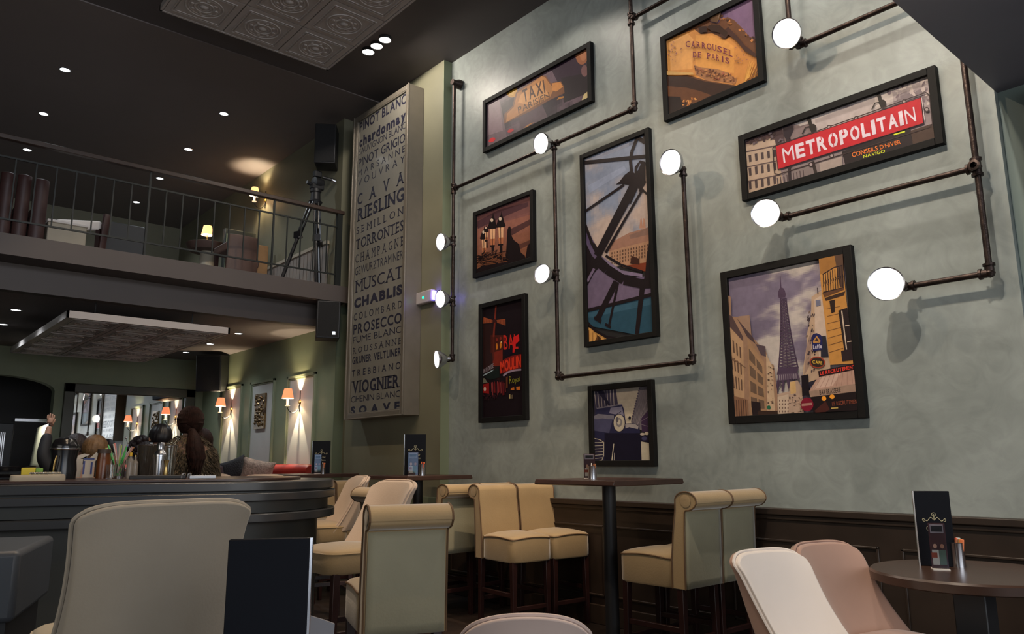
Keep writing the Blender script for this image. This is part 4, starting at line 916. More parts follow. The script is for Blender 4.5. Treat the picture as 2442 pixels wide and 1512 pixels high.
MB().box(-.55, .28, -.2, .25, 0, 1.72).build('body', M_BLACK, q, bevel=.01)
for i in range(4): MB().box(.12+i*.02, .13+i*.02, -.215, -.2, 1.15, 1.6).build('chrome_strip', M_STEEL, q)
# ================================================================== SEATING
def pillow(mb, x0, x1, y0, y1, z0, z1, dome=.03, n=12, mi=0, e=4):
    """soft box: superellipse sides with a domed top"""
    cx_, cy_ = (x0+x1)/2, (y0+y1)/2; hx, hy = (x1-x0)/2, (y1-y0)/2
    def ring(s, z, k=48):
        out = []
        for i in range(k):
            t = 2*pi*i/k; c, sn = cos(t), sin(t); q = (abs(c)**e+abs(sn)**e)**(-1/e)
            out.append((cx_+hx*s*c*q, cy_+hy*s*sn*q, z))
        return out
    rings = [(.0, z0), (.97, z0), (1, z0+.012), (1, z1-.02), (.985, z1-.004)]
    for s_ in (.93, .8, .6, .35, 0): rings.append((s_, z1+dome*(1-s_**2.2)))
    k = 48; vs = []
    for s_, z in rings: vs += ring(max(s_, .001), z)
    fs = [(r*k+i, r*k+(i+1) % k, (r+1)*k+(i+1) % k, (r+1)*k+i) for r in range(len(rings)-1) for i in range(k)]
    mb.add(vs, fs, mi)
    return ring(1.0, z1-.012)
def make_stool(label, group):
    """scroll-back bar stool, faces +y"""
    q = empty('bar_stool', (0, 0, 0), label=label, cat='bar stool', group=group)
    w = .18
    mb = MB(); rg = pillow(mb, -w, w, -.155, .25, .485, .655, .035, e=9)
    mb.build('seat', M_VELV, q, angle=50)
    # piping dips at the corners as on the real cushion
    k = len(rg); MB().tube([(p[0]*1.01, p[1]*1.0, p[2]-.004+.016*(1-abs(p[0]/w)**2)*(abs(p[1]-.05) > .17)+.016*(1-min(1, abs((p[1]-.05)/.2))**2)*(abs(p[0]) > .15)) for p in rg], .0045, 6, closed=True).build('seat_piping', M_PIPING, q)
    # side profile of the scroll back, (y, z)
    C = (-.262, .968); RR = .052
    prof = [(-.148, .485), (-.150, .64), (-.168, .80), (-.188, .92)]
    prof += [(C[0]+(RR+.022)*cos(t), C[1]+(RR)*sin(t)) for t in [radians(a) for a in range(10, 181, 17)]]
    prof += [(C[0]-.074, C[1]-.012)]+[(C[0]+(RR+.022)*cos(t), C[1]+RR*sin(t)) for t in [radians(a) for a in range(195, 290, 19)]]
    prof += [(-.252, .905), (-.245, .80), (-.238, .62), (-.236, .485)]
    mb = MB().prism(prof, 'x', -w+.004, w-.004)
    o = mb.build('backrest', M_VELV, q, bevel=.012, angle=55)
    # rear panel in a paler, greener velvet
    MB().grid(lambda u, v: (-w+.012+(2*w-.024)*u, -.240-.012*v-.006*sin(pi*u)*sin(pi*v), .488+.42*v), 10, 10).build('rear_panel', M_VELVB, q, solid=.006)
    for sx in (-1, 1):
        pp = [(sx*(w-.001), y-.0, z) for y, z in prof[3:]][::1]
        MB().tube([(sx*(w-.002), y, z) for y, z in prof[:3]+prof[3:]], .0045, 6).build('back_piping', M_PIPING, q)
    for sx in (-1, 1):
        MB().lathe([(.0, 0), (.028, .002), (.036, 0)], (sx*(w+.0), C[0], C[1]), (sx, 0, 0), n=16).build('scroll_button', M_VELV, q)
        for y, z1_ in ((-.19, .49), (.21, .49)):
            MB().bar((sx*(w-.03), y, z1_), (sx*(w-.025), y*1.04, 0), .042, .042, w2=.03, h2=.03).build('leg', M_LEG, q, bevel=.003)
    for a, b in (((-w+.03, -.19, .2), (w-.03, -.19, .2)), ((-w+.03, .21, .17), (w-.03, .21, .17)), ((-w+.03, -.19, .26), (-w+.03, .21, .26)), ((w-.03, -.19, .26), (w-.03, .21, .26))):
        MB().bar(a, b, .022, .03).build('stretcher', M_LEG, q, bevel=.003)
    return q
S0 = make_stool('', 'scroll-back bar stools')
def stool(x, y, rz, label, first=[True]):
    if first[0]: first[0] = False; S0.location = (x, y, 0); S0.rotation_euler = (0, 0, rz); S0['label'] = label; return S0
    return dup(S0, (x, y, 0), rz, label)
stool(1.975, 3.085, radians(-20), 'nearest olive velvet scroll-back bar stool, its pale back facing the camera')
stool(3.84, 2.975, 0, 'olive scroll-back bar stool right of the middle table, front one of the pair')
stool(4.205, 2.975, 0, 'olive scroll-back bar stool right of the middle table, wall side of the pair')
stool(3.90, 4.47, radians(180-5), 'gold velvet bar stool left of the middle table, nearer one with its front showing')
stool(4.275, 4.44, radians(180-5), 'gold velvet bar stool left of the middle table, wall side with its front showing')
stool(3.82, 5.27, radians(0), 'gold bar stool turned away, back to back with the nearer gold stool')
stool(4.20, 5.33, radians(0), 'gold bar stool turned away, nearly hidden between the two gold stools and the wall')
stool(3.18, 4.85, radians(-90), 'gold-lit bar stool behind the beige scoop chair')
stool(3.55, 6.72, radians(180), 'gold bar stool beyond the second bar table, left one')
stool(3.93, 6.72, radians(180), 'gold bar stool beyond the second bar table, right one')
def make_scoop(seat_z, top_z, inner, shell, seatm, name, legm=M_LEG, wt=.225, wb=.21, rec=.0, deep=.05, crown=.012):
    """scoop-backed chair, faces +y; returns the root"""
    q = empty(name, (0, 0, 0))
    H = top_z-(seat_z-.04)
    def S(u, v, off=0):
        # u -1..1 across, v 0..1 up
        w = wb+(wt-wb)*v**3-.010*sin(pi*v)
        y = -.10-(.155+rec)*(1-(1-v)**1.7)-.03*v**7
        y += (.05*(1-v)+.05)*abs(u)**2.6
        z = seat_z-.06+(H+.02)*v-crown*abs(u)**(4 if crown < .02 else 2.4)*v
        if v > .86: t = (v-.86)/.14; w *= 1-.055*t**4; z -= .016*abs(u)**7*t
        nx = u*.35
        return (u*w+nx*off*0, y-off, z)
    N, K = 20, 26
    def shellmesh(o0, o1, w0=1.0, deep=0):
        mb = MB(); vs = []
        for off in (o0, o1):
            for j in range(K+1):
                for i in range(N+1):
                    u = -1+2*i/N; v = j/K; p = S(u, v, off+(deep*(1-v)**1.2*(1-abs(u)**8*.0) if off == o1 else 0)); vs.append((p[0]*w0, p[1], p[2]))
        L = (N+1)*(K+1); fs = []
        for j in range(K):
            for i in range(N):
                a = j*(N+1)+i; fs.append((a, a+1, a+N+2, a+N+1)); fs.append((L+a, L+a+N+1, L+a+N+2, L+a+1))
        for i in range(N):
            fs.append((i, L+i, L+i+1, i+1)); a = K*(N+1)+i; fs.append((a, a+1, L+a+1, L+a))
        for j in range(K):
            a = j*(N+1); fs.append((a, a+N+1, L+a+N+1, L+a)); a += N; fs.append((a, L+a, L+a+N+1, a+N+1))
        return mb.add(vs, fs)
    shellmesh(-.0, .026).build('backrest', inner, q, bevel=.008, angle=60)
    shellmesh(.028, .056, .985, deep).build('outer_shell', shell, q, bevel=.008, angle=60)
    edge = [S(-1, v/28, .027) for v in range(29)]+[S(-1+2*i/24, 1, .027) for i in range(1, 24)]+[S(1, 1-v/28, .027) for v in range(29)]
    MB().tube([(p[0]*1.004, p[1], p[2]+(.003 if 28 < i < 53 else 0)) for i, p in enumerate(edge)], .006, 6).build('piping', inner, q)
    mb = MB(); rg = pillow(mb, -wb-.005, wb+.005, -.15, .26, seat_z-.13, seat_z-.012, .03, e=5)
    mb.build('seat', seatm, q, angle=50)
    MB().tube(rg, .005, 6, closed=True).build('seat_piping', seatm, q)
    for sx in (-1, 1):
        for y in (-.16, .21):
            MB().bar((sx*(wb-.03), y, seat_z-.125), (sx*(wb-.01), y*1.12, 0), .04, .04, w2=.026, h2=.026).build('leg', legm, q, bevel=.003)
    if seat_z > .6:
        for a, b in (((-wb+.03, -.17, .24), (wb-.03, -.17, .24)), ((-wb+.03, .22, .24), (wb-.03, .22, .24)), ((-wb+.03, -.17, .30), (-wb+.03, .22, .30)), ((wb-.03, -.17, .30), (wb-.03, .22, .30))):
            MB().bar(a, b, .022, .03).build('stretcher', legm, q, bevel=.003)
    return q
# woven lattice for the outer shell of the pale dining chairs
def lattice_mat():
    mt = pm('brown_lattice_fabric', (.32, .22, .17), .8); nt = mt.node_tree; b = nt.nodes['Principled BSDF']
    tc = nt.nodes.new('ShaderNodeTexCoord'); mp = nt.nodes.new('ShaderNodeMapping'); mp.inputs['Rotation'].default_value = (0, radians(45), 0); mp.inputs['Scale'].default_value = (1, 0, 1)
    nt.links.new(tc.outputs['Object'], mp.inputs[0])
    w1 = nt.nodes.new('ShaderNodeTexBrick'); w1.offset = 0; w1.inputs['Scale'].default_value = 22; w1.inputs['Mortar Size'].default_value = .09; w1.inputs['Brick Width'].default_value = .6; w1.inputs['Row Height'].default_value = .6
    w1.inputs['Color1'].default_value = (.34, .25, .20, 1); w1.inputs['Color2'].default_value = (.30, .22, .17, 1); w1.inputs['Mortar'].default_value = (.02, .018, .02, 1)
    sw = nt.nodes.new('ShaderNodeSeparateXYZ'); cb = nt.nodes.new('ShaderNodeCombineXYZ')
    nt.links.new(mp.outputs[0], sw.inputs[0]); nt.links.new(sw.outputs[0], cb.inputs[0]); nt.links.new(sw.outputs[2], cb.inputs[1]); nt.links.new(cb.outputs[0], w1.inputs['Vector'])
    nt.links.new(w1.outputs['Color'], b.inputs['Base Color']); return mt
M_LATT = lattice_mat()
# dining height, near the round table
c = make_scoop(.525, .842, M_WHITE, M_PINK, M_WHITE, 'dining_chair', wt=.19, wb=.183, rec=.04, deep=.10); c.location = (2.75, 1.41, 0); c.rotation_euler = (0, 0, radians(168)); tag(c, 'off-white scoop-backed dining chair at lower right', 'chair')
c = make_scoop(.525, .845, M_PINK, M_LATT, M_PINK, 'dining_chair', wt=.19, wb=.183, rec=.04, deep=.10); c.location = (3.155, 1.385, 0); c.rotation_euler = (0, 0, radians(168)); tag(c, 'dusty pink scoop-backed dining chair beside the small round table', 'chair')
c = make_scoop(.45, .785, M_PINKT, M_PINKT, M_PINKT, 'dining_chair', wt=.186, wb=.18, crown=.04); c.location = (1.67, 1.87, 0); c.rotation_euler = (0, 0, radians(-40)); tag(c, 'pale rose chair whose curved top edge shows at the bottom middle of the photo', 'chair')
# bar height, beige
c = make_scoop(.745, 1.095, M_BEIGED, M_BEIGED, M_CREAM, 'bar_chair', wt=.236, wb=.228, rec=-.05); c.location = (.715, 2.47, 0); c.rotation_euler = (0, 0, radians(0)); tag(c, 'large beige bar chair in the left foreground, seen from behind', 'chair')
B0 = make_scoop(.735, 1.085, M_BEIGE, M_BEIGE, M_VELV, 'bar_chair'); B0.location = (2.31, 4.03, 0); B0.rotation_euler = (0, 0, radians(90)); tag(B0, 'beige scoop-backed bar chair with olive seat behind the nearest stool', 'chair', 'beige scoop-backed bar chairs')
for x, y, a, l in ((2.95, 5.62, 75, 'beige bar chair half hidden by the round end of the bar'), (3.02, 6.55, 190, 'beige bar chair whose top shows above the round end of the bar'), (2.78, 7.55, 170, 'farthest beige bar chair top, left of the grey cushion')):
    dup(B0, (x, y, 0), radians(a), l)
# ------------------------------------------------------------------ tables
def bar_table(x, y, label, s=.70, z=1.078):
    q = empty('bar_table', (x, y, 0), label=label, cat='table', group='square bar tables along the picture wall')
    MB().prism([(-s/2, z-.03), (-s/2+.012, z), (s/2-.012, z), (s/2, z-.03), (s/2-.02, z-.036), (-s/2+.02, z-.036)], 'y', -s/2, s/2).build('tabletop', M_TTOP, q, bevel=.004)
    MB().lathe([(.045, .03), (.045, z-.045), (.12, z-.04), (.12, z-.036)], n=24).build('pole', M_BLACK, q)
    MB().lathe([(0, 0), (.26, 0), (.26, .012), (.07, .03), (.05, .06), (0, .06)], n=32).build('base', M_BLACK, q)
    return q
TB = {}
for k, x, y, l in (('mid', 3.90, 3.50, 'nearest square bar table on a black pole, a steel cup standing on it'), ('sec', 3.98, 5.85, 'second bar table, in front of the narrow picture, with a tall menu on it'), ('far', 3.86, 7.62, 'farthest bar table, in front of the sconces, with a tall menu on it')):
    TB[k] = (x, y); bar_table(x, y, l)
q = empty('round_table', (3.52, 1.22, 0), label='small round dark wood table at lower right with a single square post', cat='table')
MB().lathe([(0, .705), (.355, .705), (.375, .712), (.378, .742), (.370, .75), (0, .75)], n=64).build('tabletop', M_TTOP2, q, angle=30)
MB().box(-.06, .06, -.06, .06, .04, .705).build('post', M_BLACK, q, bevel=.005)
MB().box(-.13, .13, -.13, .13, 0, .04).build('base', M_BLACK, q, bevel=.01)
q = empty('foreground_table', (.72, 1.58, 0), label='dark table under the large foreground menu, just below the picture edge', cat='table')
MB().box(-.25, .25, -.25, .25, .66, .70).build('tabletop', M_TTOP, q, bevel=.006); MB().lathe([(.04, 0), (.04, .66)], n=16).build('pole', M_BLACK, q)
MB().lathe([(0, 0), (.24, 0), (.24, .012), (.05, .03), (0, .03)], n=24).build('base', M_BLACK, q)
# ------------------------------------------------------------------ things on the tables
M_FOIL = pm('gold_ink', (.42, .38, .24), .4)
def menu(loc, rz, h, w, label, mirror=False, plain=False):
    q = empty('menu', loc, rz, label, 'menu')
    MB().box(-w/2, w/2, -.012, -.004, 0, h).build('front_cover', M_NAVY, q, bevel=.002)
    MB().box(-w/2, w/2, .004, .012, 0, h).build('back_cover', M_NAVY, q, bevel=.002)
    MB().box(-w/2+.003, w/2-.004, -.004, .004, .003, h-.003).build('pages', M_PAPER, q)
    MB().tube([(w/2*(1 if mirror else -1), 0, 0), (w/2*(1 if mirror else -1), 0, h)], .007, 8).build('spine_bar', M_STEEL, q)
    if plain: return q
    mb = MB(); z = h*.62; sc = w*.30
    for sg in (-1, 1):
        mb.tube([(sg*(sc*.1+sc*.9*t), -.0135, z+sc*.22*sin(t*7)*(1-t*.4)) for t in [i/14 for i in range(15)]], w*.012, 5)
        mb.tube([(sg*(sc*.95-sc*.22*t*cos(t*5)), -.0135, z+sc*.22*t*sin(t*5)) for t in [i/10 for i in range(11)]], w*.010, 5)
    mb.tube([(0, -.0135, z-.1*sc), (0, -.0135, z+sc*.55)], w*.016, 5)
    mb.tube([(sc*.18*cos(t), -.0135, z+sc*.5+sc*.2*sin(t)) for t in [i*pi/5 for i in range(10)]], w*.010, 5, closed=True)
    mb.build('gold_ornament', M_FOIL, q)
    V, F = text('Café Bar', off=.0); mb = MB(); s0 = -.0125
    mb.add([(-w*.24+w*.48*u, s0, h*.47+h*.06*v) for u, v in V], F); V, F = text('Menu', off=.0); mb.add([(-w*.06+w*.3*u, s0, h*.39+h*.05*v) for u, v in V], F)
    mb.build('gold_lettering', M_FOIL, q, smooth=False, fix=False)
    return q
INKM = MATS.setdefault('ink', vcol_mat('photo_print', .3))
def card(loc, rz, h, w, label):
    """small advertising card in a clear stand"""
    q = empty('table_card', loc, rz, label, 'card', 'advertising cards in clear stands on the tables')
    mb = MB()
    def R_(c, x0, x1, z0, z1, k): mb.add([(x0*w, -.002-k*.0003, z0*h), (x1*w, -.002-k*.0003, z0*h), (x1*w, -.002-k*.0003, z1*h), (x0*w, -.002-k*.0003, z1*h)], [(0, 1, 2, 3)], 0, lin(c))
    R_((70, 40, 46), -.5, .5, .02, 1, 0); R_((150, 140, 150), -.4, .4, .78, .97, 1); R_((40, 36, 44), -.34, .34, .81, .94, 2)
    for i, (x, c, hc) in enumerate(((-.2, (196, 190, 186), (196, 150, 130)), (.22, (90, 110, 100), (170, 120, 100)))):
        R_(c, x-.2, x+.2, .1, .42, 3+i); mb.add([(x*w+w*.12*cos(t), -.0045, h*.5+w*.15*sin(t)) for t in [2*pi*j/12 for j in range(12)]], [tuple(range(12))], 0, lin(hc))
    R_((150, 70, 50), -.45, -.1, .25, .36, 6)
    mb.build('printed_card', INKM, q, smooth=False, fix=False)
    MB().box(-w/2, w/2, -.007, -.0055, 0, h).build('clear_front', M_GLASS, q)
    MB().box(-w/2, w/2, -.035, .03, 0, .004).build('clear_foot', M_PAPER, q)
    return q
SACH = [pm('sachet_red', (.75, .10, .05), .5), pm('sachet_orange', (.80, .22, .08), .5), pm('sachet_green', (.25, .65, .08), .5), pm('sachet_white', (.7, .66, .6), .5), pm('sachet_brown', (.35, .14, .06), .5)]
SN = ['red', 'orange', 'green', 'white', 'brown']
def cup(loc, r, h, label, cols=(1, 3, 4, 1), where='cup on the table'):
    q = empty('sachet_cup', loc, 0, label, 'cup')
    MB().lathe([(0, 0), (r, 0), (r, .003), (r, h-.004), (r+.0015, h), (r-.002, h), (r-.003, .006), (0, .006)], n=28).build('steel_cup', M_STEEL, q)
    for i, k in enumerate(cols):
        t = i*2.3; x, y = loc[0]+r*.42*cos(t), loc[1]+r*.42*sin(t)
        o = MB().box(-r*.34, r*.34, -.003, .003, 0, h*(1.02+.05*(i % 2))).build('sugar_sachet', SACH[k], None, bevel=.002)
        o.location = (x, y, loc[2]+.012); o.rotation_euler = (.12*cos(t), .12*sin(t), t*1.7)
        tag(o, '%s sugar sachet sticking out of the steel %s' % (SN[k], where), 'sachet', 'sugar sachets in the steel %s' % where)
    return q
zt = 1.078
FACE = lambda x, y, o=0: math.atan2(-x, y)+o       # rz that turns a local -y face towards the viewer
def spot_at(px, z, x=None, y=None):
    d = ray(px, 1100); 
    return (x, d.y/d.x*x) if x is not None else (d.x/d.y*y, y)
x, y = spot_at(1413, zt, x=3.86); card((x, y+.03, zt), FACE(x, y), .165, .075, 'small red advertising card behind the steel cup on the nearest bar table'); cup((x-.035, y-.03, zt), .029, .085, 'steel sugar cup on the nearest bar table', (1, 3, 4), 'cup on the nearest bar table')
x, y = spot_at(990, zt, y=5.92); menu((x, y, zt), FACE(x, y), .365, .19, 'tall navy menu with gold lettering on the second bar table')
x, y = spot_at(985, zt, y=5.80); card((x, y, zt), FACE(x, y), .20, .09, 'advertising card with two people standing before the menu on the second bar table')
x, y = spot_at(1007, zt, y=5.74); cup((x, y, zt), .028, .10, 'steel sugar cup beside the menu on the second bar table', (1, 1, 0), 'cup on the second bar table')
x, y = spot_at(766, zt, y=7.66); menu((x, y, zt), FACE(x, y), .345, .185, 'tall dark menu on the farthest bar table')
x, y = spot_at(758, zt, y=7.52); card((x, y, zt), FACE(x, y), .20, .07, 'pale narrow card standing on the farthest bar table')
x, y = spot_at(771, zt, y=7.46); cup((x, y, zt), .024, .10, 'steel sugar cup on the farthest bar table', (1, 3, 1), 'cup on the farthest bar table')
p = onZ(2238, 1350, .75); menu((p.x, p.y, .75), FACE(p.x, p.y, .12), .31, .135, 'tall navy menu standing on the small round table')
p2 = onZ(2243, 1358, .75); card((p2.x, p2.y, .75), FACE(p2.x, p2.y, .15), .185, .062, 'clear-cased photo card leaning before the menu on the round table')
p = onZ(2287, 1352, .75); cup((p.x, p.y, .75), .027, .10, 'steel sugar cup on the small round table', (2, 0, 1, 3, 4), 'cup on the round table')
menu((.735, 1.64, .70), FACE(.735, 1.64, .0)-.1, .338, .168, 'large black menu close to the camera, standing before the beige bar chair', mirror=True, plain=True)
# ================================================================== THE BAR
BC = Vector((2.0, 5.2)); BR = .70; DIR = Vector((.935, -.355)).normalized(); NRM = Vector((DIR.y, -DIR.x))   # towards the viewer
def bar_outline(off, far=3.4, n=28):
    """front line, round end, back line; off shrinks the outline"""
    r = BR-off; a0 = math.atan2(NRM.y, NRM.x)
    pts = [BC+NRM*r-DIR*far]
    pts += [BC+Vector((cos(a0+t), sin(a0+t)))*r for t in [pi*i/n for i in range(n+1)]]
    pts += [BC-NRM*r-DIR*far]
    return [(p.x, p.y) for p in pts]
q = empty('bar_counter', (BC.x, BC.y, 0), label='long slate-grey bar counter with a rounded end and stepped bands', cat='bar counter')
def ringslab(name, o0, z0, z1, mt, bev=.006):
    mb = MB().prism(bar_outline(o0), 'z', z0, z1); keep(mb.build(name, mt, q, bevel=bev, angle=30), q)
ringslab('countertop', .0, 1.032, 1.086, M_BAR)
ringslab('upper_band', -.012, .972, 1.022, M_BAR)
ringslab('recess', .035, .905, 1.034, M_BARB, 0)
ringslab('lower_band', -.012, .850, .902, M_BAR)
ringslab('body', .10, .12, .852, M_BARB, 0)
ringslab('plinth', .14, .0, .12, M_BLACK, 0)
# inner worktop of dark wood, just behind the grey ledge
inn = bar_outline(.22, far=3.2)
w = empty('bar_worktop', (BC.x, BC.y, 1.086), label='dark wood worktop inside the grey bar ledge', cat='worktop')
keep(MB().prism([(x, y) for x, y in inn], 'z', 1.087, 1.103).build('board', M_TTOP, w, bevel=.003), w)
ZW = 1.103
def bpos(px, d, py=1100):
    "point on the worktop seen in image column px at depth d"
    r = ray(px, py); k = d/(r.dot(FW)); return EYE.x+r.x*d, EYE.y+r.y*d
def prop(name, px, d, label, cat, group=None, z=ZW):
    x, y = bpos(px, d); return empty(name, (x, y, z), FACE(x, y), label, cat, group)
def px2m(n, d): return n*d/FPX
D0 = 5.15
# straws in a glass
q = prop('straw_glass', 283, 5.2, 'clear glass holding a bunch of coloured drinking straws', 'glass')
MB().lathe([(0, 0), (.040, 0), (.046, .12), (.043, .12), (.037, .006), (0, .006)], n=24).build('glass', M_GLASS, q)
gx, gy = q.location.x, q.location.y
cols = [('lime green', (.45, .65, .12)), ('white', (.6, .52, .46)), ('bright green', (.08, .55, .12)), ('white', (.62, .55, .5)), ('green', (.10, .6, .16)), ('blue', (.25, .28, .6)), ('red', (.65, .14, .10)), ('white', (.6, .55, .5)), ('orange', (.7, .36, .08)), ('pink', (.7, .35, .36)), ('lime green', (.5, .65, .14)), ('white', (.65, .58, .5))]
sp = None; rg = random.Random(5); rt2 = Vector((RT.x, RT.y, 0)).normalized()
for i in range(22):
    nm, c = cols[i % 12]
    o = MB().tube([(0, 0, 0), (0, 0, .225)], .0044, 7).build('drinking_straw', pm('straw_'+nm.replace(' ', '_'), c, .4), None) if sp is None else sp.copy()
    if sp is None: sp = o
    else:
        COL.objects.link(o); o.data = sp.data.copy(); o.data.materials[0] = pm('straw_'+nm.replace(' ', '_'), c, .4)
    t = -1+2*i/21; top = rt2*(.105*t)+Vector((rg.uniform(-.015, .015), rg.uniform(-.02, .02), 0)); bot = rt2*(-.015*t+rg.uniform(-.012, .012))
    d = (top-bot)+Vector((0, 0, .2)); o.location = Vector((gx, gy, ZW+.012))+bot; o.rotation_euler = d.to_track_quat('Z', 'Y').to_euler(); o.scale = (1, 1, rg.uniform(.9, 1.0))
    side = 'left' if t < -.34 else ('middle' if t < .34 else 'right')
    tag(o, '%s drinking straw at the %s of the bunch in the glass on the bar' % (nm, side), 'straw', 'drinking straws in the glass on the bar')
def bottle(px, d, h, r, body, cap, label, capr=.4, neck=.35, labelm=None):
    q = prop('bottle', px, d, label, 'bottle')
    MB().lathe([(0, 0), (r, 0), (r, h*.62), (r*.95, h*.68), (r*neck, h*.80), (r*neck, h*.93), (0, h*.93)], n=24).build('glass_body', body, q)
    MB().lathe([(r*capr, h*.86), (r*capr, h), (0, h)], n=18).build('cap', cap, q)
    if labelm: MB().lathe([(r*1.01, h*.12), (r*1.02, h*.13), (r*1.02, h*.52), (r*1.01, h*.53)], n=24).build('label_band', labelm, q)
    return q
M_AMB = pm('amber_honey', (.16, .05, .015), .25, noise=.4, scale=14); M_DARKG = pm('dark_bottle_glass', (.03, .022, .018), .12, coat=.5)
M_GREYB = pm('clouded_bottle', (.24, .21, .18), .3, noise=.2, scale=20)
bottle(311, 5.0, .165, .021, M_GREYB, pm('yellow_cap', (.75, .45, .03), .4), 'small grey bottle with a yellow cap on the bar', capr=.42)
bottle(323, 5.1, .150, .020, M_GREYB, M_BRASS, 'small grey bottle with a brass cap on the bar', capr=.3)
bottle(331, 5.3, .178, .022, M_DARKG, pm('pink_cap', (.85, .15, .4), .4), 'dark bottle with a bright pink top on the bar', capr=.55)
bottle(247, 5.1, .19, .042, M_AMB, pm('brown_lid', (.05, .03, .02), .5), 'amber honey jar left of the straws on the bar', capr=1.0, neck=.9)
bottle(238, 5.5, .17, .030, M_DARKG, M_BLACK, 'dark bottle behind the amber jar on the bar', capr=.5)
# mixing glasses, shaker, jigger
def mglass(px, d, h, r, label, m=M_GLASS):
    q = prop('mixing_glass', px, d, label, 'glass', 'tall mixing glasses on the bar')
    MB().lathe([(0, 0), (r*.68, 0), (r*.72, .01), (r, h), (r*.95, h), (r*.66, .012), (0, .012)], n=28).build('glass_body', m, q)
    MB().lathe([(r*.99, h-.004), (r*1.02, h), (r*.97, h+.002)], n=28).build('rim', M_STEEL, q)
M_SMOKE = pm('smoked_glass', (.10, .085, .07), .08, trans=.6)
mglass(345, 5.15, .215, .050, 'tall smoky mixing glass left of the steel shaker', M_SMOKE)
mglass(361, 5.35, .225, .048, 'tall smoky mixing glass directly behind the steel shaker', M_SMOKE)
mglass(404, 5.2, .215, .045, 'tall clear mixing glass right of the gold jigger')
q = prop('cocktail_shaker', 381, 5.0, 'polished steel cocktail shaker on the bar', 'shaker')
MB().lathe([(0, 0), (.030, 0), (.038, .14), (.038, .145), (0, .145)], n=32).build('cup', M_STEEL, q)
MB().lathe([(.039, .14), (.040, .147), (.034, .165), (.022, .18), (.022, .19), (0, .19)], n=32).build('strainer_top', M_STEEL, q)
MB().lathe([(.023, .186), (.023, .222), (.019, .229), (0, .230)], n=32).build('cap', M_STEEL, q)
q = prop('jigger', 397, 4.92, 'gold double-ended measuring cup on the bar', 'measuring cup')
MB().lathe([(0, 0), (.018, 0), (.019, .002), (.0085, .07), (.0085, .075), (.018, .115), (.016, .115), (.007, .08), (0, .08)], n=24).build('cup', M_BRASS, q)
q = prop('bar_spoon', 318, 5.25, 'twisted metal bar spoon leaning left among the bottles', 'spoon')
MB().tube([(.03, 0, .0), (.0, 0, .12), (-.055, 0, .26)], .0028, 6).build('handle', M_STEEL, q)
MB().lathe([(0, 0), (.008, .006), (.006, .014), (0, .018)], (-.056, 0, .26), (-.2, 0, 1), n=10).build('disc_end', M_STEEL, q)
q = prop('glass_tumbler', 268, 5.05, 'small glass jar of pale sachets beside the straws', 'glass'); MB().lathe([(0, 0), (.030, 0), (.034, .09), (.031, .09), (.027, .006), (0, .006)], n=20).build('glass_body', M_GLASS, q)
q = prop('tea_light_holder', 287, 4.98, 'little steel tea-light dish in front of the straws', 'candle holder'); MB().lathe([(0, 0), (.024, 0), (.026, .016), (.02, .016), (.018, .006), (0, .006)], n=18).build('dish', M_STEEL, q)
# trays / notebook
q = prop('notebook', 434, 4.85, 'black folder with a ring-bound silver notebook lying on the bar', 'notebook')
MB().box(-.29, .03, -.07, .07, 0, .022).build('folder', M_BLACK, q, bevel=.004)
MB().box(.05, .205, -.065, .065, 0, .018).build('silver_pad', pm('silver_card', (.42, .44, .48), .35, metal=.4), q, bevel=.002)
for i in range(9): MB().tube([(.058+i*.0165, -.046+.008*cos(t), .014+.009*sin(t)) for t in [2*pi*k/8 for k in range(8)]], .0016, 5, closed=True).build('binding_ring', M_STEEL, q)
for x in (.005, .04): MB().tube([(x, -.07, .004), (x, -.072, .026), (x+.012, -.05, .032), (x+.018, .02, .026)], .005, 6).build('clip', M_STEEL, q)
# carton, white books, yellow pack, white tub, black blender, tray stack
q = prop('milk_carton', 212, 5.3, 'white and blue carton behind the bar', 'carton'); q.scale = (.72, .8, .85)
M_BLU = pm('blue_print', (.03, .05, .25), .4)
MB().box(-.045, .045, -.04, .04, 0, .155).build('carton_body', M_PAPER, q, bevel=.003); MB().box(-.046, -.03, -.041, .041, .03, .135).build('blue_panel', M_BLU, q); MB().box(.018, .034, -.0415, .041, .03, .125).build('blue_panel', M_BLU, q); MB().box(-.046, .046, -.041, .041, .145, .156).build('blue_panel', M_BLU, q)
q = prop('white_book', 222, 5.55, 'open white booklet leaning up behind the blue and white carton', 'book'); q.scale = (.75, .8, .8)
MB().prism([(-.11, .09), (.02, .22), (.06, .24), (.05, .09)], 'y', 0, .01).build('page', M_PAPER, q); MB().prism([(-.2, .17), (-.08, .21), (-.03, .20), (-.14, .15)], 'y', .03, .04).build('page', M_PAPER, q)
q = prop('white_cup', 186, 5.5, 'small white and steel cup beside the black blender', 'cup'); MB().lathe([(0, 0), (.022, 0), (.03, .07), (.032, .13), (.028, .13), (.0, .02)], n=18).build('cup_body', M_PAPER, q)
q = prop('blender', 152, 4.95, 'black bar blender with shiny rim at the left of the bar', 'blender', z=ZW); q.scale = (.9, .9, .92)
MB().lathe([(0, 0), (.085, 0), (.088, .06), (.080, .13), (.092, .20), (.092, .205), (0, .205)], n=28).build('body', M_BLACKG, q)
MB().lathe([(.094, .20), (.098, .205), (.098, .213), (.09, .216)], n=28).build('steel_rim', M_STEEL, q)
MB().lathe([(.088, .215), (.09, .23), (.07, .27), (.04, .285), (0, .288)], n=28).build('jug_lid', M_BLACKG, q)
for i in range(16):
    t = i*.9; MB().lathe([(0, 0), (.007, .004), (0, .008)], (.06*cos(t), .06*sin(t), .262+.01*sin(i*2)), n=8).build('shiny_bean', M_STEEL, q)
MB().tube([(-.06, -.1, -.01), (-.055, -.1, .11), (-.045, -.095, .16)], .006, 6).build('tube_handle', M_BRASS, q)
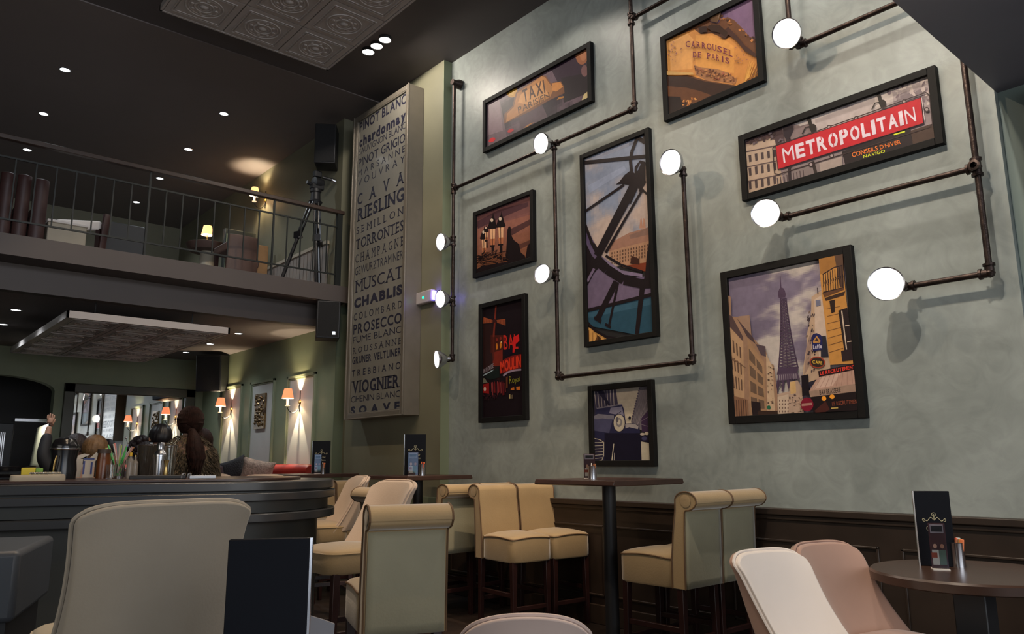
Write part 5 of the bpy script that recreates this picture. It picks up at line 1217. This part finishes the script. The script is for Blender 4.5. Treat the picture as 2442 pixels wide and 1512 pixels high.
q = prop('tray_stack', 50, 5.0, 'stack of black trays at the far left of the bar', 'trays')
MB().lathe([(0, .0), (.20, 0), (.22, .02), (.20, .018), (0, .014)], (-.08, 0, .015), n=30).build('tray', M_BLACKG, q)
MB().lathe([(0, .0), (.17, 0), (.19, .03), (.19, .034), (.16, .03), (0, .03)], (-.1, 0, .05), n=30).build('tray', M_BLACKG, q)
q = prop('ice_tub', 90, 4.52, 'off-white rimmed tub at the left end of the bar ledge', 'tub', z=1.086)
mb = MB(); pillow(mb, -.13, .15, -.06, .06, 0, .052, .0, e=6); mb.build('tub', M_CREAM, q)
for i in range(7): MB().lathe([(0, 0), (.016, .004), (.012, .014), (0, .016)], (-.02+.022*i, -.03+.02*(i % 2), .052), n=8).build('ice_cube', M_GLASS, q)
q = prop('yellow_packet', 78, 4.75, 'yellow and green packet behind the off-white tub', 'packet', z=ZW)
MB().box(-.055, .02, -.02, .02, .03, .075).build('yellow_box', pm('yellow_card', (.7, .55, .03), .5), q, bevel=.004); MB().box(.021, .06, -.02, .02, .03, .07).build('green_end', pm('green_card', (.2, .4, .06), .5), q, bevel=.004)
MB().box(-.06, .065, -.025, .025, 0, .03).build('carton_base', M_BLACK, q)
# ================================================================== SOFA AND CUSHIONS BY THE SCONCE WALL
q = empty('red_sofa', (3.84, 9.25, 0), radians(-90), 'tall red leather sofa with a rolled back under the wall sconces', 'sofa')
MB().box(-.95, .95, -.35, .30, .12, .93).build('seat_base', M_RED, q, bevel=.03, seg=3)
MB().box(-.95, .95, .28, .40, .12, 1.10).build('back', M_RED, q, bevel=.03, seg=3)
MB().lathe([(0, -.97), (.06, -.97), (.075, -.94), (.075, .94), (.06, .97), (.0, .97)], (0, .31, 1.10), (1, 0, 0), n=20).build('rolled_top', M_RED, q)
for sx in (-.85, .85):
    for y in (-.28, .34): MB().bar((sx, y, .12), (sx, y, 0), .05, .05).build('leg', M_LEG, q)
def cushion(loc, rot, w, h, t, mt, label):
    mb = MB(); N = 14
    for sg in (-1, 1):
        mb.grid(lambda u, v, sg=sg: ((2*u-1)*w/2*(1-.10*(1-(2*v-1)**2)), sg*t/2*(max(0, (1-(2*u-1)**4)*(1-(2*v-1)**4)))**.5, (2*v-1)*h/2*(1-.10*(1-(2*u-1)**2))), N, N)
    o = mb.build('cushion', mt, None, angle=70); o.location = loc; o.rotation_euler = rot
    return tag(o, label, 'cushion')
cushion((3.80, 8.93, 1.10), (.15, .2, radians(-41)), .40, .28, .14, pm('mottled_grey_fur', (.34, .27, .235), .95, noise=.5, scale=30, bump=.8, bscale=60), 'mottled grey-pink cushion on the red sofa')
cushion((3.69, 9.36, 1.11), (0, -.35, radians(-41)), .34, .28, .14, pm('black_fur', (.012, .014, .02), .9, bump=.8, bscale=60), 'black pointed cushion beside the mottled grey one')
# blue-grey padded bench at the lower left
q = empty('padded_bench', (.43, 3.3, 0), radians(-20), 'blue-grey padded bench block at the lower left edge', 'bench')
MB().box(-.62, .12, -.02, .62, .66, .90).build('cushion_block', pm('blue_grey_leather', (.05, .058, .072), .45, noise=.1, scale=6), q, bevel=.02, seg=3)
MB().box(-.58, .09, .02, .58, 0, .66).build('base', M_BLACK, q)
# ================================================================== PEOPLE
SKIN = pm('skin', (.42, .24, .17), .55)
def skin_mesh(name, verts, edges, mt, parent, sub=2, root=0):
    me = bpy.data.meshes.new(name); me.from_pydata([v[:3] for v in verts], edges, [])
    o = bpy.data.objects.new(name, me); COL.objects.link(o); o.parent = parent; me.materials.append(mt)
    sk = o.modifiers.new('skin', 'SKIN'); sk.use_smooth_shade = True
    lay = me.skin_vertices[0]
    for i, v in enumerate(verts):
        r = v[3] if isinstance(v[3], tuple) else (v[3], v[3]); lay.data[i].radius = r
        lay.data[i].use_root = (i == root)
    u = o.modifiers.new('sub', 'SUBSURF'); u.levels = sub; u.render_levels = sub
    return o
def person(x, y, rz, label, hair, clothes, head_z=1.52, head_turn=0, hairstyle='short', fur=False, arm_up=False, seat=.72, lean=0):
    """seated person, faces +y; head_z = centre of the head"""
    q = empty('person', (x, y, 0), rz, label, 'person')
    hz = head_z; sh = hz-(.20 if fur else .24); hip = sh-.48
    v = [(0, 0, hip, (.15, .11)), (0, 0+lean*.3, hip+.18, (.13, .095)), (0, lean*.7, sh-.12, (.16, .11)), (0, lean, sh, (.09, .075)), (0, lean+.005, sh+.09, .052), (0, lean+.02, hz-.06, .055),
         (0, lean+.02, hz+.01, (.072, .088)), (0, lean+.015, hz+.07, (.066, .080)),
         (-.16, lean, sh-.035, .06), (.16, lean, sh-.035, .06), (-.22, lean+.01, sh-.29, .046), (.22, lean+.01, sh-.29, .046), (-.20, lean+.22, sh-.34, .032), (.20, lean+.22, sh-.34, .032),
         (-.19, lean+.30, sh-.34, .026), (.19, lean+.30, sh-.34, .026),
         (-.10, .05, hip-.04, .095), (.10, .05, hip-.04, .095), (-.11, .44, hip-.02, .065), (.11, .44, hip-.02, .065), (-.11, .46, .10, .042), (.11, .46, .10, .042), (-.11, .62, .045, .034), (.11, .62, .045, .034)]
    if fur: v[18:24] = [(-.11, .03, .46, .065), (.11, .03, .46, .065), (-.11, .0, .09, .042), (.11, .0, .09, .042), (-.11, .14, .04, .034), (.11, .14, .04, .034)]
    e = [(0, 1), (1, 2), (2, 3), (3, 4), (4, 5), (5, 6), (6, 7), (3, 8), (3, 9), (8, 10), (9, 11), (10, 12), (11, 13), (12, 14), (13, 15), (0, 16), (0, 17), (16, 18), (17, 19), (18, 20), (19, 21), (20, 22), (21, 23)]
    if not fur:
        st = empty('round_stool', (x, y, 0), rz, 'round padded stool under the '+' '.join(label.split()[:9]), 'stool')
        zs = hip-.165; MB().lathe([(0, zs-.07), (.17, zs-.07), (.18, zs-.05), (.18, zs-.01), (.16, zs), (0, zs)], (0, 0, 0), n=24).build('seat', M_BROWN, st)
        MB().lathe([(.03, .02), (.03, zs-.07)], n=12).build('pole', M_BLACK, st); MB().lathe([(0, 0), (.18, 0), (.18, .012), (.03, .03), (0, .03)], n=24).build('base', M_BLACK, st)
    if arm_up:
        v[10] = (-.27, lean+.05, sh+.16, .044); v[12] = (-.20, lean+.14, sh+.38, .03); v[14] = (-.19, lean+.15, sh+.45, .026)
    b = skin_mesh('body', v, e, SKIN, q)
    # hands: palm and five fingers
    for sx, wi in ((-1, 14), (1, 15)):
        w_ = Vector(v[wi][:3]); pd = (w_-Vector(v[wi-2][:3])).normalized(); side = Vector((1, 0, 0)) if abs(pd.x) < .8 else Vector((0, 1, 0))
        hv = [(*w_, .024), (*(w_+pd*.05), (.034, .014))]; he = [(0, 1)]
        for k, (o_, l_) in enumerate(((-.028, .055), (-.010, .068), (.010, .064), (.028, .05))):
            a_ = w_+pd*.075+side*o_; n_ = len(hv); hv += [(*a_, .0095), (*(a_+pd*l_*.55+Vector((0, 0, -.006))), .0085), (*(a_+pd*l_+Vector((0, 0, -.02))), .007)]; he += [(1, n_), (n_, n_+1), (n_+1, n_+2)]
        n_ = len(hv); a_ = w_+pd*.03-side*sx*.03; hv += [(*a_, .011), (*(a_+pd*.04-side*sx*.015), .009)]; he += [(0, n_), (n_, n_+1)]
        skin_mesh('hand', hv, he, SKIN, q, 1)
    # face
    fy = lean+.115
    MB().lathe([(0, 0), (.013, .004), (.009, .03), (0, .045)], (0, fy-.008, hz-.028), (0, .35, 1), n=10).build('nose', SKIN, q)
    for sx in (-1, 1):
        MB().lathe([(0, -.004), (.012, .0), (0, .006)], (sx*.03, fy-.022, hz+.018), (0, 1, 0), n=12).build('eye', M_PAPER, q)
        MB().lathe([(0, 0), (.005, .003), (0, .005)], (sx*.03, fy-.018, hz+.018), (0, 1, 0), n=10).build('pupil', M_BLACK, q)
        MB().lathe([(0, -.006), (.024, 0), (.020, .008), (0, .010)], (sx*.088, lean+.01, hz), (sx, -.2, 0), n=12).build('ear', SKIN, q)
    MB().box(-.022, .022, fy-.022, fy-.008, hz-.055, hz-.045).build('mouth', pm('lips', (.35, .09, .08), .5), q, bevel=.003)
    # clothes: a slightly larger shell over torso and arms
    g = .018
    cv = [(p[0], p[1], p[2], tuple(r_+g for r_ in (p[3] if isinstance(p[3], tuple) else (p[3], p[3])))) for p in v]
    keepi = [0, 1, 2, 3, 8, 9, 10, 11, 12, 13, 16, 17, 18, 19]; mp_ = {k: i for i, k in enumerate(keepi)}
    cc = [cv[k] for k in keepi]; cc[3] = (0, lean, sh+.01, (.10, .085))
    o = skin_mesh('coat' if fur else 'top', cc, [(mp_[a], mp_[b_]) for a, b_ in e if a in mp_ and b_ in mp_], clothes, q)
    # hair
    hb = MB(); N = 72
    def cap(u, v_):
        t = 2*pi*u; ph = pi*(.80 if hairstyle == 'ponytail' else .66)*v_; 
        cut = 1 if sin(t) < .35 else max(.45, 1-.6*(sin(t)-.35))
        ph *= cut; r = 1+(.016*sin(9*t+ph)+.012*sin(23*t+3*ph)+.008*sin(41*t-2*ph))*sin(ph)
        return (.100*r*sin(ph)*cos(t), lean+.005+.118*r*sin(ph)*sin(t), hz+.025+.120*r*cos(ph))
    hb.grid(cap, N, 24)
    if hairstyle == 'ponytail':
        hb.lathe([(0, .0), (.034, .0), (.03, .03), (0, .04)], (0, lean-.085, hz-.06), (0, -1, -.5), n=12)
        hb.tube([(0, lean-.10, hz-.06), (.01, lean-.15, hz-.11), (.02, lean-.165, hz-.18), (.03, lean-.175, hz-.26), (.035, lean-.18, hz-.33), (.03, lean-.18, hz-.38)], [.030, .046, .058, .056, .038, .008], 14)
        rq = random.Random(4)
        for i in range(90):                                          # loose strands of the tail
            a_ = rq.uniform(0, 2*pi); rr_ = rq.uniform(.6, 1.15); c_, s_ = cos(a_)*rr_, sin(a_)*rr_; e_ = rq.uniform(-.06, .05)
            hb.tube([(c_*.02, lean-.10+s_*.02, hz-.06), (.01+c_*.044, lean-.15+s_*.04, hz-.12), (.02+c_*.058+rq.uniform(-.008, .008), lean-.165+s_*.05, hz-.19), (.03+c_*.056+rq.uniform(-.012, .012), lean-.175+s_*.05, hz-.27+e_*.3), (.033+c_*.036+rq.uniform(-.015, .015), lean-.18+s_*.035, hz-.36+e_)], [.006, .0075, .0075, .006, .0015], 4)
        for i in range(110):                                         # strands drawn back over the head to the band
            th = 2*pi*i/110+rq.uniform(-.03, .03); pts_ = []
            for k_ in range(7):
                f_ = k_/6; ph_ = .25+1.75*f_; t_ = th*(1-f_**2)+(-pi/2+2*pi*round((th+pi/2)/(2*pi)))*f_**2 if True else th
                rr_ = 1.025+rq.uniform(-.004, .008)
                pts_.append((.100*rr_*sin(ph_)*cos(t_), lean+.005+.118*rr_*sin(ph_)*sin(t_), hz+.025+.120*rr_*cos(ph_)))
            hb.tube(pts_, [.002, .004, .0045, .0045, .004, .004, .003], 4)
    elif hairstyle == 'curly':
        rr = random.Random(11)
        for i in range(70):
            t = rr.uniform(0, 2*pi); ph = rr.uniform(0, pi*.8)
            if sin(t)*sin(ph) > .55: continue
            hb.lathe([(0, -.03), (.03, -.012), (.034, .012), (0, .034)], (.115*sin(ph)*cos(t), lean+.125*sin(ph)*sin(t), hz+.02+.13*cos(ph)), (cos(t), sin(t), .3), n=8)
    elif hairstyle == 'long':
        hb.grid(lambda u, v_: ((.105-.0*v_)*cos(pi+pi*u), lean+.0+.115*sin(pi+pi*u), hz+.0-.26*v_), 14, 8)
    hb.build('hair', hair, q, solid=.012 if hairstyle == 'long' else 0, angle=80)
    return q
H_RED = pm('auburn_hair', (.026, .009, .006), .7, spec=.2, noise=.6, scale=30, bump=.4, bscale=80); H_BLK = pm('black_hair', (.008, .007, .010), .4); H_BLO = pm('light_brown_hair', (.22, .12, .05), .5, noise=.4, scale=30, bump=.4, bscale=80)
H_CUR = pm('dark_curly_hair', (.020, .010, .010), .6, bump=.5, bscale=60)
FUR = pm('brown_shaggy_fur', (.13, .095, .055), .95, noise=.7, scale=34, bump=1., bscale=55); BLKT = pm('black_clothes', (.012, .012, .016), .7); DRKT = pm('dark_plum_clothes', (.04, .022, .03), .8)
def pp(px, d): r = ray(px, 1000); return r.x*d, r.y*d
# fur: real tufts on the coat of the nearest woman
x, y = pp(455, 6.2); W1_ = person(x, y, radians(-10), 'woman with an auburn ponytail and shaggy brown fur coat, back to camera', H_RED, FUR, head_z=1.505, hairstyle='ponytail', fur=True)
tb = MB(); rr = random.Random(2)
for i in range(2600):
    t = rr.uniform(0, 2*pi); z = rr.uniform(1.0, 1.42); s_ = 1.02 if z < 1.22 else 1-((z-1.22)/.2)**2*.62
    p = Vector((.225*s_*cos(t), .150*s_*sin(t), z)); n_ = Vector((cos(t), sin(t), -.9+rr.uniform(-.4, .4))).normalized(); a_ = Vector((-sin(t), cos(t), rr.uniform(-.3, .3)))*.006; k = len(tb.v)
    tb.v += [tuple(p-a_), tuple(p+a_), tuple(p+n_*rr.uniform(.025, .05))]; tb.f.append([k, k+1, k+2]); tb.m.append(0); tb.c.append(None)
o = tb.build('fur_tufts', FUR, W1_, smooth=False, fix=False); o['kind'] = 'stuff'
x, y = pp(387, 7.2); person(x, y, radians(5), 'person with smooth black hair left of the woman in fur', H_BLK, BLKT, head_z=1.42)
x, y = pp(485, 7.9); person(x, y, radians(-30), 'person with brown hair mostly hidden behind the woman in fur', H_RED, DRKT, head_z=1.40, hairstyle='long')
x, y = pp(341, 8.9); person(x, y, radians(200), 'person with curly dark hair facing the camera behind the straws', H_CUR, DRKT, head_z=1.34, hairstyle='curly')
x, y = pp(233, 6.6); person(x, y, radians(-25), 'person with light brown hair low behind the amber jar', H_BLO, BLKT, head_z=1.30)
x, y = pp(262, 9.7); person(x, y, radians(-10), 'person with dark hair far behind the straws', H_CUR, DRKT, head_z=1.36)
x, y = pp(188, 7.3); person(x, y, radians(15), 'person in black at the mirror, an arm raised, left of the light brown hair', H_CUR, BLKT, head_z=1.34, arm_up=True)
# ================================================================== THE MEZZANINE
YR = YM+.02
rx0, rx1 = -1.0, onY(812, 520, YR).x
def zr(px, py): return onY(px, py, YR).z
zt_, zm_, zb_ = 4.08, 3.90, 3.33
q = empty('balcony_railing', ((rx0+rx1)/2, YR, ZM1), label='thin dark metal railing with balusters along the mezzanine edge', cat='railing')
cxr = (rx0+rx1)/2; z_ = lambda z: z-ZM1
MB().box(rx0-cxr, rx1-cxr+.04, -.03, .03, z_(zt_)-.02, z_(zt_)+.025).build('handrail', pm('dark_oak_handrail', (.05, .03, .022), .4, noise=.3, scale=10), q, bevel=.006)
M_RAILM = pm('dark_green_iron', (.010, .012, .010), .5, metal=.2)
for zz_ in (zm_, zb_): MB().box(rx0-cxr, rx1-cxr, -.008, .008, z_(zz_)-.008, z_(zz_)+.008).build('rail', M_RAILM, q)
MB().box(rx1-cxr-.045, rx1-cxr+.02, -.02, .02, 0, z_(zt_)).build('post', M_RAILM, q)
b0 = MB().box(-.006, .006, -.006, .006, z_(zb_), z_(zm_)).build('baluster', M_RAILM, q); x = rx1-cxr-.165; b0.location.x = x; n = 1
while x > rx0-cxr+.2 and n < 34:
    x -= .162; n += 1
    if n % 8 == 5: MB().box(x-.009, x+.009, -.009, .009, 0, z_(zt_)).build('post', M_RAILM, q)
    else: o = b0.copy(); COL.objects.link(o); o.location.x = x
# tripod with a fluid head
tx_, ty_ = onY(752, 480, YM+.40).x, YM+.40
q = empty('camera_tripod', (tx_, ty_, ZM1), label='black video camera tripod standing at the mezzanine rail', cat='tripod')
top = Vector((0, 0, .96))
q.scale = (1.13, 1.13, 1.13)
for fx, fy in ((-.42, -.18), (-.06, -.22), (.14, .10)):
    f = Vector((fx, fy, 0)); a = top+f.normalized()*.05; mid = a.lerp(f, .48); s_ = Vector((-f.y, f.x, 0)).normalized()*.022
    g = MB(); g.tube([a+s_, mid+s_], .013, 8); g.tube([a-s_, mid-s_], .013, 8); g.tube([mid, f], .019, 8); g.bar(mid-s_*1.6+Vector((0, 0, .03)), mid+s_*1.6+Vector((0, 0, .03)), .05, .07); g.lathe([(0, 0), (.03, 0), (.03, .03), (0, .035)], f, n=10)
    g.build('leg', M_BLACKG, q)
    MB().lathe([(0, 0), (.014, 0), (.012, .02), (0, .02)], mid+s_*1.8, s_, n=8).build('leg_clamp', M_STEEL, q)
MB().lathe([(.0, -.04), (.06, -.03), (.075, .0), (.055, .02), (.05, .10), (.06, .11), (.06, .14), (0, .14)], top, n=20).build('bowl', M_BLACK, q)
MB().lathe([(0, -.055), (.055, -.05), (.06, .0), (.055, .05), (0, .055)], top+Vector((.02, 0, .22)), (1, .2, 0), n=22).build('head_drum', M_BLACK, q)
MB().box(-.06, .08, -.04, .04, 1.10, 1.16).build('head_base', M_BLACK, q, bevel=.01)
MB().box(-.03, .05, -.035, .035, 1.24, 1.31).build('plate', M_BLACK, q, bevel=.008)
MB().tube([(-.07, -.02, 1.14), (-.12, -.03, 1.15)], .02, 10).build('knob', M_BLACK, q)
MB().tube([(.06, -.02, 1.25), (.16, -.05, 1.235)], .016, 10).build('pan_handle', M_BLACK, q); MB().tube([(.155, -.05, 1.235), (.20, -.06, 1.22)], .026, 12).build('handle_grip', M_STEEL, q)
# panelled screen and timber post upstairs
p0 = onX(655, 565, XC-.01); 
q = empty('wall_panelling', (XC, 9.4, ZM1), label='pale ribbed panelling with a sloping cap rail on the upstairs wall', cat='panelling')
mb = MB(); 
for i in range(22):
    yy = 8.35+i*.1; h = .62+ (yy-8.35)*.0; mb.box(-.03, -.004, yy-9.4-.042, yy-9.4+.042, .05, h)
mb.build('ribbed_board', pm('taupe_panel', (.30, .26, .23), .6), q)
MB().box(-.045, -.002, -1.12, 1.1, .62, .66).build('cap_rail', M_CREAM, q)
p = onY(617, 560, 9.9)
q = empty('carved_post', (p.x, 9.9, ZM1), label='carved honey-wood panel standing upstairs behind the rail', cat='panel')
MB().box(-.16, .14, -.03, .03, 0, .92).build('board', M_WOOD, q, bevel=.01)
mb = MB()
for i in range(12): mb.tube([(-.05+.05*sin(i*.9), -.035, .08+i*.065), (-.05+.05*sin(i*.9+.9), -.035, .08+(i+1)*.065)], .014, 6)
mb.build('carving', M_BROWN, q)
p = onY(580, 510, 10.6); q = empty('dark_screen', (p.x, 10.6, ZM1), label='dark green-black screen standing upstairs beside the carved panel', cat='screen')
MB().box(-.26, .2, -.04, .04, 0, 1.28).build('panel', pm('dark_screen_paint', (.02, .024, .02), .5), q, bevel=.01)
MB().box(-.24, -.2, -.05, -.04, .1, 1.2).build('frame_strip', M_GREEN, q); MB().box(.02, .16, -.05, -.04, .3, 1.2).build('dark_pane', M_BLACK, q)
# lamps upstairs
def uplamp(px, py, label, p):
    c = onX(px, py, XC-.14); return sconce(c.y, c.z-.07, label, XC, M_SHADEW, p)
uplamp(612, 462, 'glowing sconce upstairs just above the mezzanine handrail', 11)
q = None
c = onY(495, 550, 11.2); q = empty('table_lamp', (c.x, 11.2, c.z-.22), label='small amber-shaded lamp on the round table upstairs', cat='lamp')
MB().lathe([(0, 0), (.05, 0), (.05, .01), (.01, .02), (.01, .16), (0, .16)], n=16).build('stand', M_BRASS, q)
MB().lathe([(.085, .15), (.058, .29)], n=28).build('lamp_shade', M_SHADEW, q, fix=False); MB().lathe([(.083, .151), (.056, .289)], n=28).build('shade_lining', M_SHADEI, q, fix=False)
MB().lathe([(0, .15), (.025, .18), (.02, .22), (0, .235)], n=12).build('bulb', MATS['warm_bulb'], q)
light('table_lamp_light', 'POINT', (c.x, 11.2, c.z-.03), 14, (1, .72, .42), shadow_soft_size=.02)
zt2 = c.z-.22
q = empty('round_cafe_table', (c.x+.02, 11.2, ZM1), label='dark round table upstairs carrying the small lamp', cat='table')
MB().lathe([(0, zt2-ZM1-.11), (.26, zt2-ZM1-.10), (.30, zt2-ZM1-.03), (.31, zt2-ZM1-.005), (.30, zt2-ZM1), (0, zt2-ZM1)], n=36).build('tabletop', M_BROWN, q)
MB().lathe([(.13, 0), (.12, .1), (.10, zt2-ZM1-.1)], n=20).build('drum_base', M_CREAM, q)
def upchair(px0, px1, pyt, yy, rz, mt, label, seatm=None, h=None):
    a = onY(px0, pyt, yy); b = onY(px1, pyt, yy); w = abs(b.x-a.x)/2-.01; top = a.z-ZM1
    q = empty('tall_back_chair', ((a.x+b.x)/2, yy, ZM1), rz, label, 'chair', 'chairs on the mezzanine')
    MB().grid(lambda u, v: ((2*u-1)*w*(1-.06*v), -.03*v-.03*sin(pi*u), .12+(top-.12)*v), 8, 8).build('backrest', mt, q, solid=.05, bevel=.01)
    MB().box(-w, w, .0, .42, .38, .48).build('seat', seatm or mt, q, bevel=.02)
    for sx in (-1, 1):
        for y in (.02, .38): MB().bar((sx*(w-.03), y, .4), (sx*(w-.03), y, 0), .04, .04).build('leg', M_LEG, q)
upchair(540, 618, 558, 8.45, 0, M_BROWN, 'brown leather chair back upstairs, right of the round table')
for i, (a, b, t) in enumerate(((2, 38, 412), (42, 76, 418), (80, 118, 428))): upchair(a, b, t, 8.5, 0, M_RBROWN, ('oxblood high-backed chair upstairs at the photo edge', 'oxblood high-backed chair upstairs, second from the left edge', 'oxblood high-backed chair upstairs, third from the left edge')[i])
upchair(232, 256, 510, 8.6, radians(60), M_RBROWN, 'oxblood chair with white inside at the end of the upstairs table', M_WHITE)
a = onY(112, 536, 8.55); b = onY(236, 548, 8.55)
q = empty('covered_table', ((a.x+b.x)/2-.06, 8.75, ZM1), label='cream-clothed table upstairs between the oxblood chairs', cat='table')
w = (b.x-a.x)/2-.06; MB().box(-w, w, -.25, .3, 0, .36).build('cloth', M_CREAM, q, bevel=.01); MB().box(-w-.01, w+.01, -.27, .32, .36, .385).build('tabletop', M_WHITE, q, bevel=.005)
a = onY(352, 600, 8.5); b = onY(486, 612, 8.5)
q = empty('white_bench', ((a.x+b.x)/2, 8.5, ZM1), label='low white table edge upstairs left of the brown chair', cat='table'); w = (b.x-a.x)/2
MB().box(-w, w, -.1, .4, .10, .14).build('tabletop', M_WHITE, q); MB().box(-.04, .04, .1, .2, 0, .10).build('foot', M_BLACK, q)
a = onY(437, 580, 9.6); q = empty('cream_box', (a.x+.15, 9.6, ZM1), label='cream box standing under the upstairs round table', cat='box'); MB().box(-.16, .16, -.1, .1, 0, .42).build('box_body', M_CREAM, q, bevel=.01)
a = onY(290, 540, 9.2); q = empty('dark_cabinet', (a.x, 9.2, ZM1), label='low black cabinet upstairs beside the cream-clothed table', cat='cabinet'); MB().box(-.2, .2, -.2, .2, 0, .62).build('body', M_BLACK, q, bevel=.01); MB().box(-.01, .01, -.21, -.2, .18, .2).build('door_knob', M_BRASS, q)
# dark screen on the entry wall at the right edge
c = onX(2405, 235, XG); q = empty('wall_screen', (XG+.05, c.y-.66, 2.2), label='large black screen high on the wall at the right photo edge', cat='screen')
q.rotation_euler = (0, radians(-6), 0)
MB().box(-.06, -.02, -.5, .5, 0, .88).build('display', M_BLACKG, q, bevel=.006); MB().box(-.07, -.055, -.5, .5, 0, .02).build('bezel', M_BLACK, q)
# papers in front of the near menu
q = empty('card_stand', (.90, 1.74, .70), FACE(.90, 1.74), 'greyish clear card stand at the foot of the large foreground menu', 'card stand')
MB().prism([(-.04, 0), (.04, 0), (.045, .125), (.02, .135), (-.04, .155)], 'y', -.004, .004).build('clear_front', pm('grey_acrylic', (.32, .31, .33), .2, trans=.3), q, bevel=.001)
MB().box(-.04, .045, -.02, .03, 0, .004).build('foot', MATS['grey_acrylic'], q)

# ------------------------------------------------------------------ small pieces belong to the part that carries them
NEST = dict(lens='reflector', seat_piping='seat', scroll_button='backrest', rear_panel='backrest', back_piping='backrest', piping='backrest', shade_lining='lamp_shade', grille='cabinet', badge='cabinet',
            gold_ornament='front_cover', gold_lettering='front_cover', leg_clamp='leg', handle_grip='pan_handle', inner_moulding='frame', outer_moulding='frame', text_line='paper', steel_rim='body', shiny_bean='jug_lid',
            binding_ring='silver_pad', clip='folder', rim='glass_body', label_band='glass_body', blue_panel='carton_body', carving='board', door_knob='body', frame_strip='panel', dark_pane='panel', bulb='lamp_shade',
            nose='body', eye='body', mouth='body', ear='body', indicator='housing', blue_lens='housing', chrome_strip='body', candle_sleeve='arm', pupil='eye')
kids = {}
for o in list(bpy.data.objects):
    if o.parent: kids.setdefault(o.parent.name, []).append(o)
base = lambda n: n.split('.')[0]
for root in [o for o in bpy.data.objects if o.type == 'EMPTY' and not o.parent]:
    ch = kids.get(root.name, []); used = {}
    for c in ch:
        alts = (NEST.get(base(c.name)),)
        if base(c.name) == 'pupil' or alts[0] is None: continue
        for a in alts:
            ps = [p for p in ch if base(p.name) == a and p.parent is root]
            if not ps: continue
            k = used.get(c.name.split('.')[0], 0); used[base(c.name)] = k+1
            p = ps[min(k, len(ps)-1)] if a == 'leg' else ps[0]
            if p.matrix_basis != Matrix.Identity(4): break
            mi = p.matrix_parent_inverse.inverted() @ c.matrix_parent_inverse; c.parent = p; c.matrix_parent_inverse = mi
            break
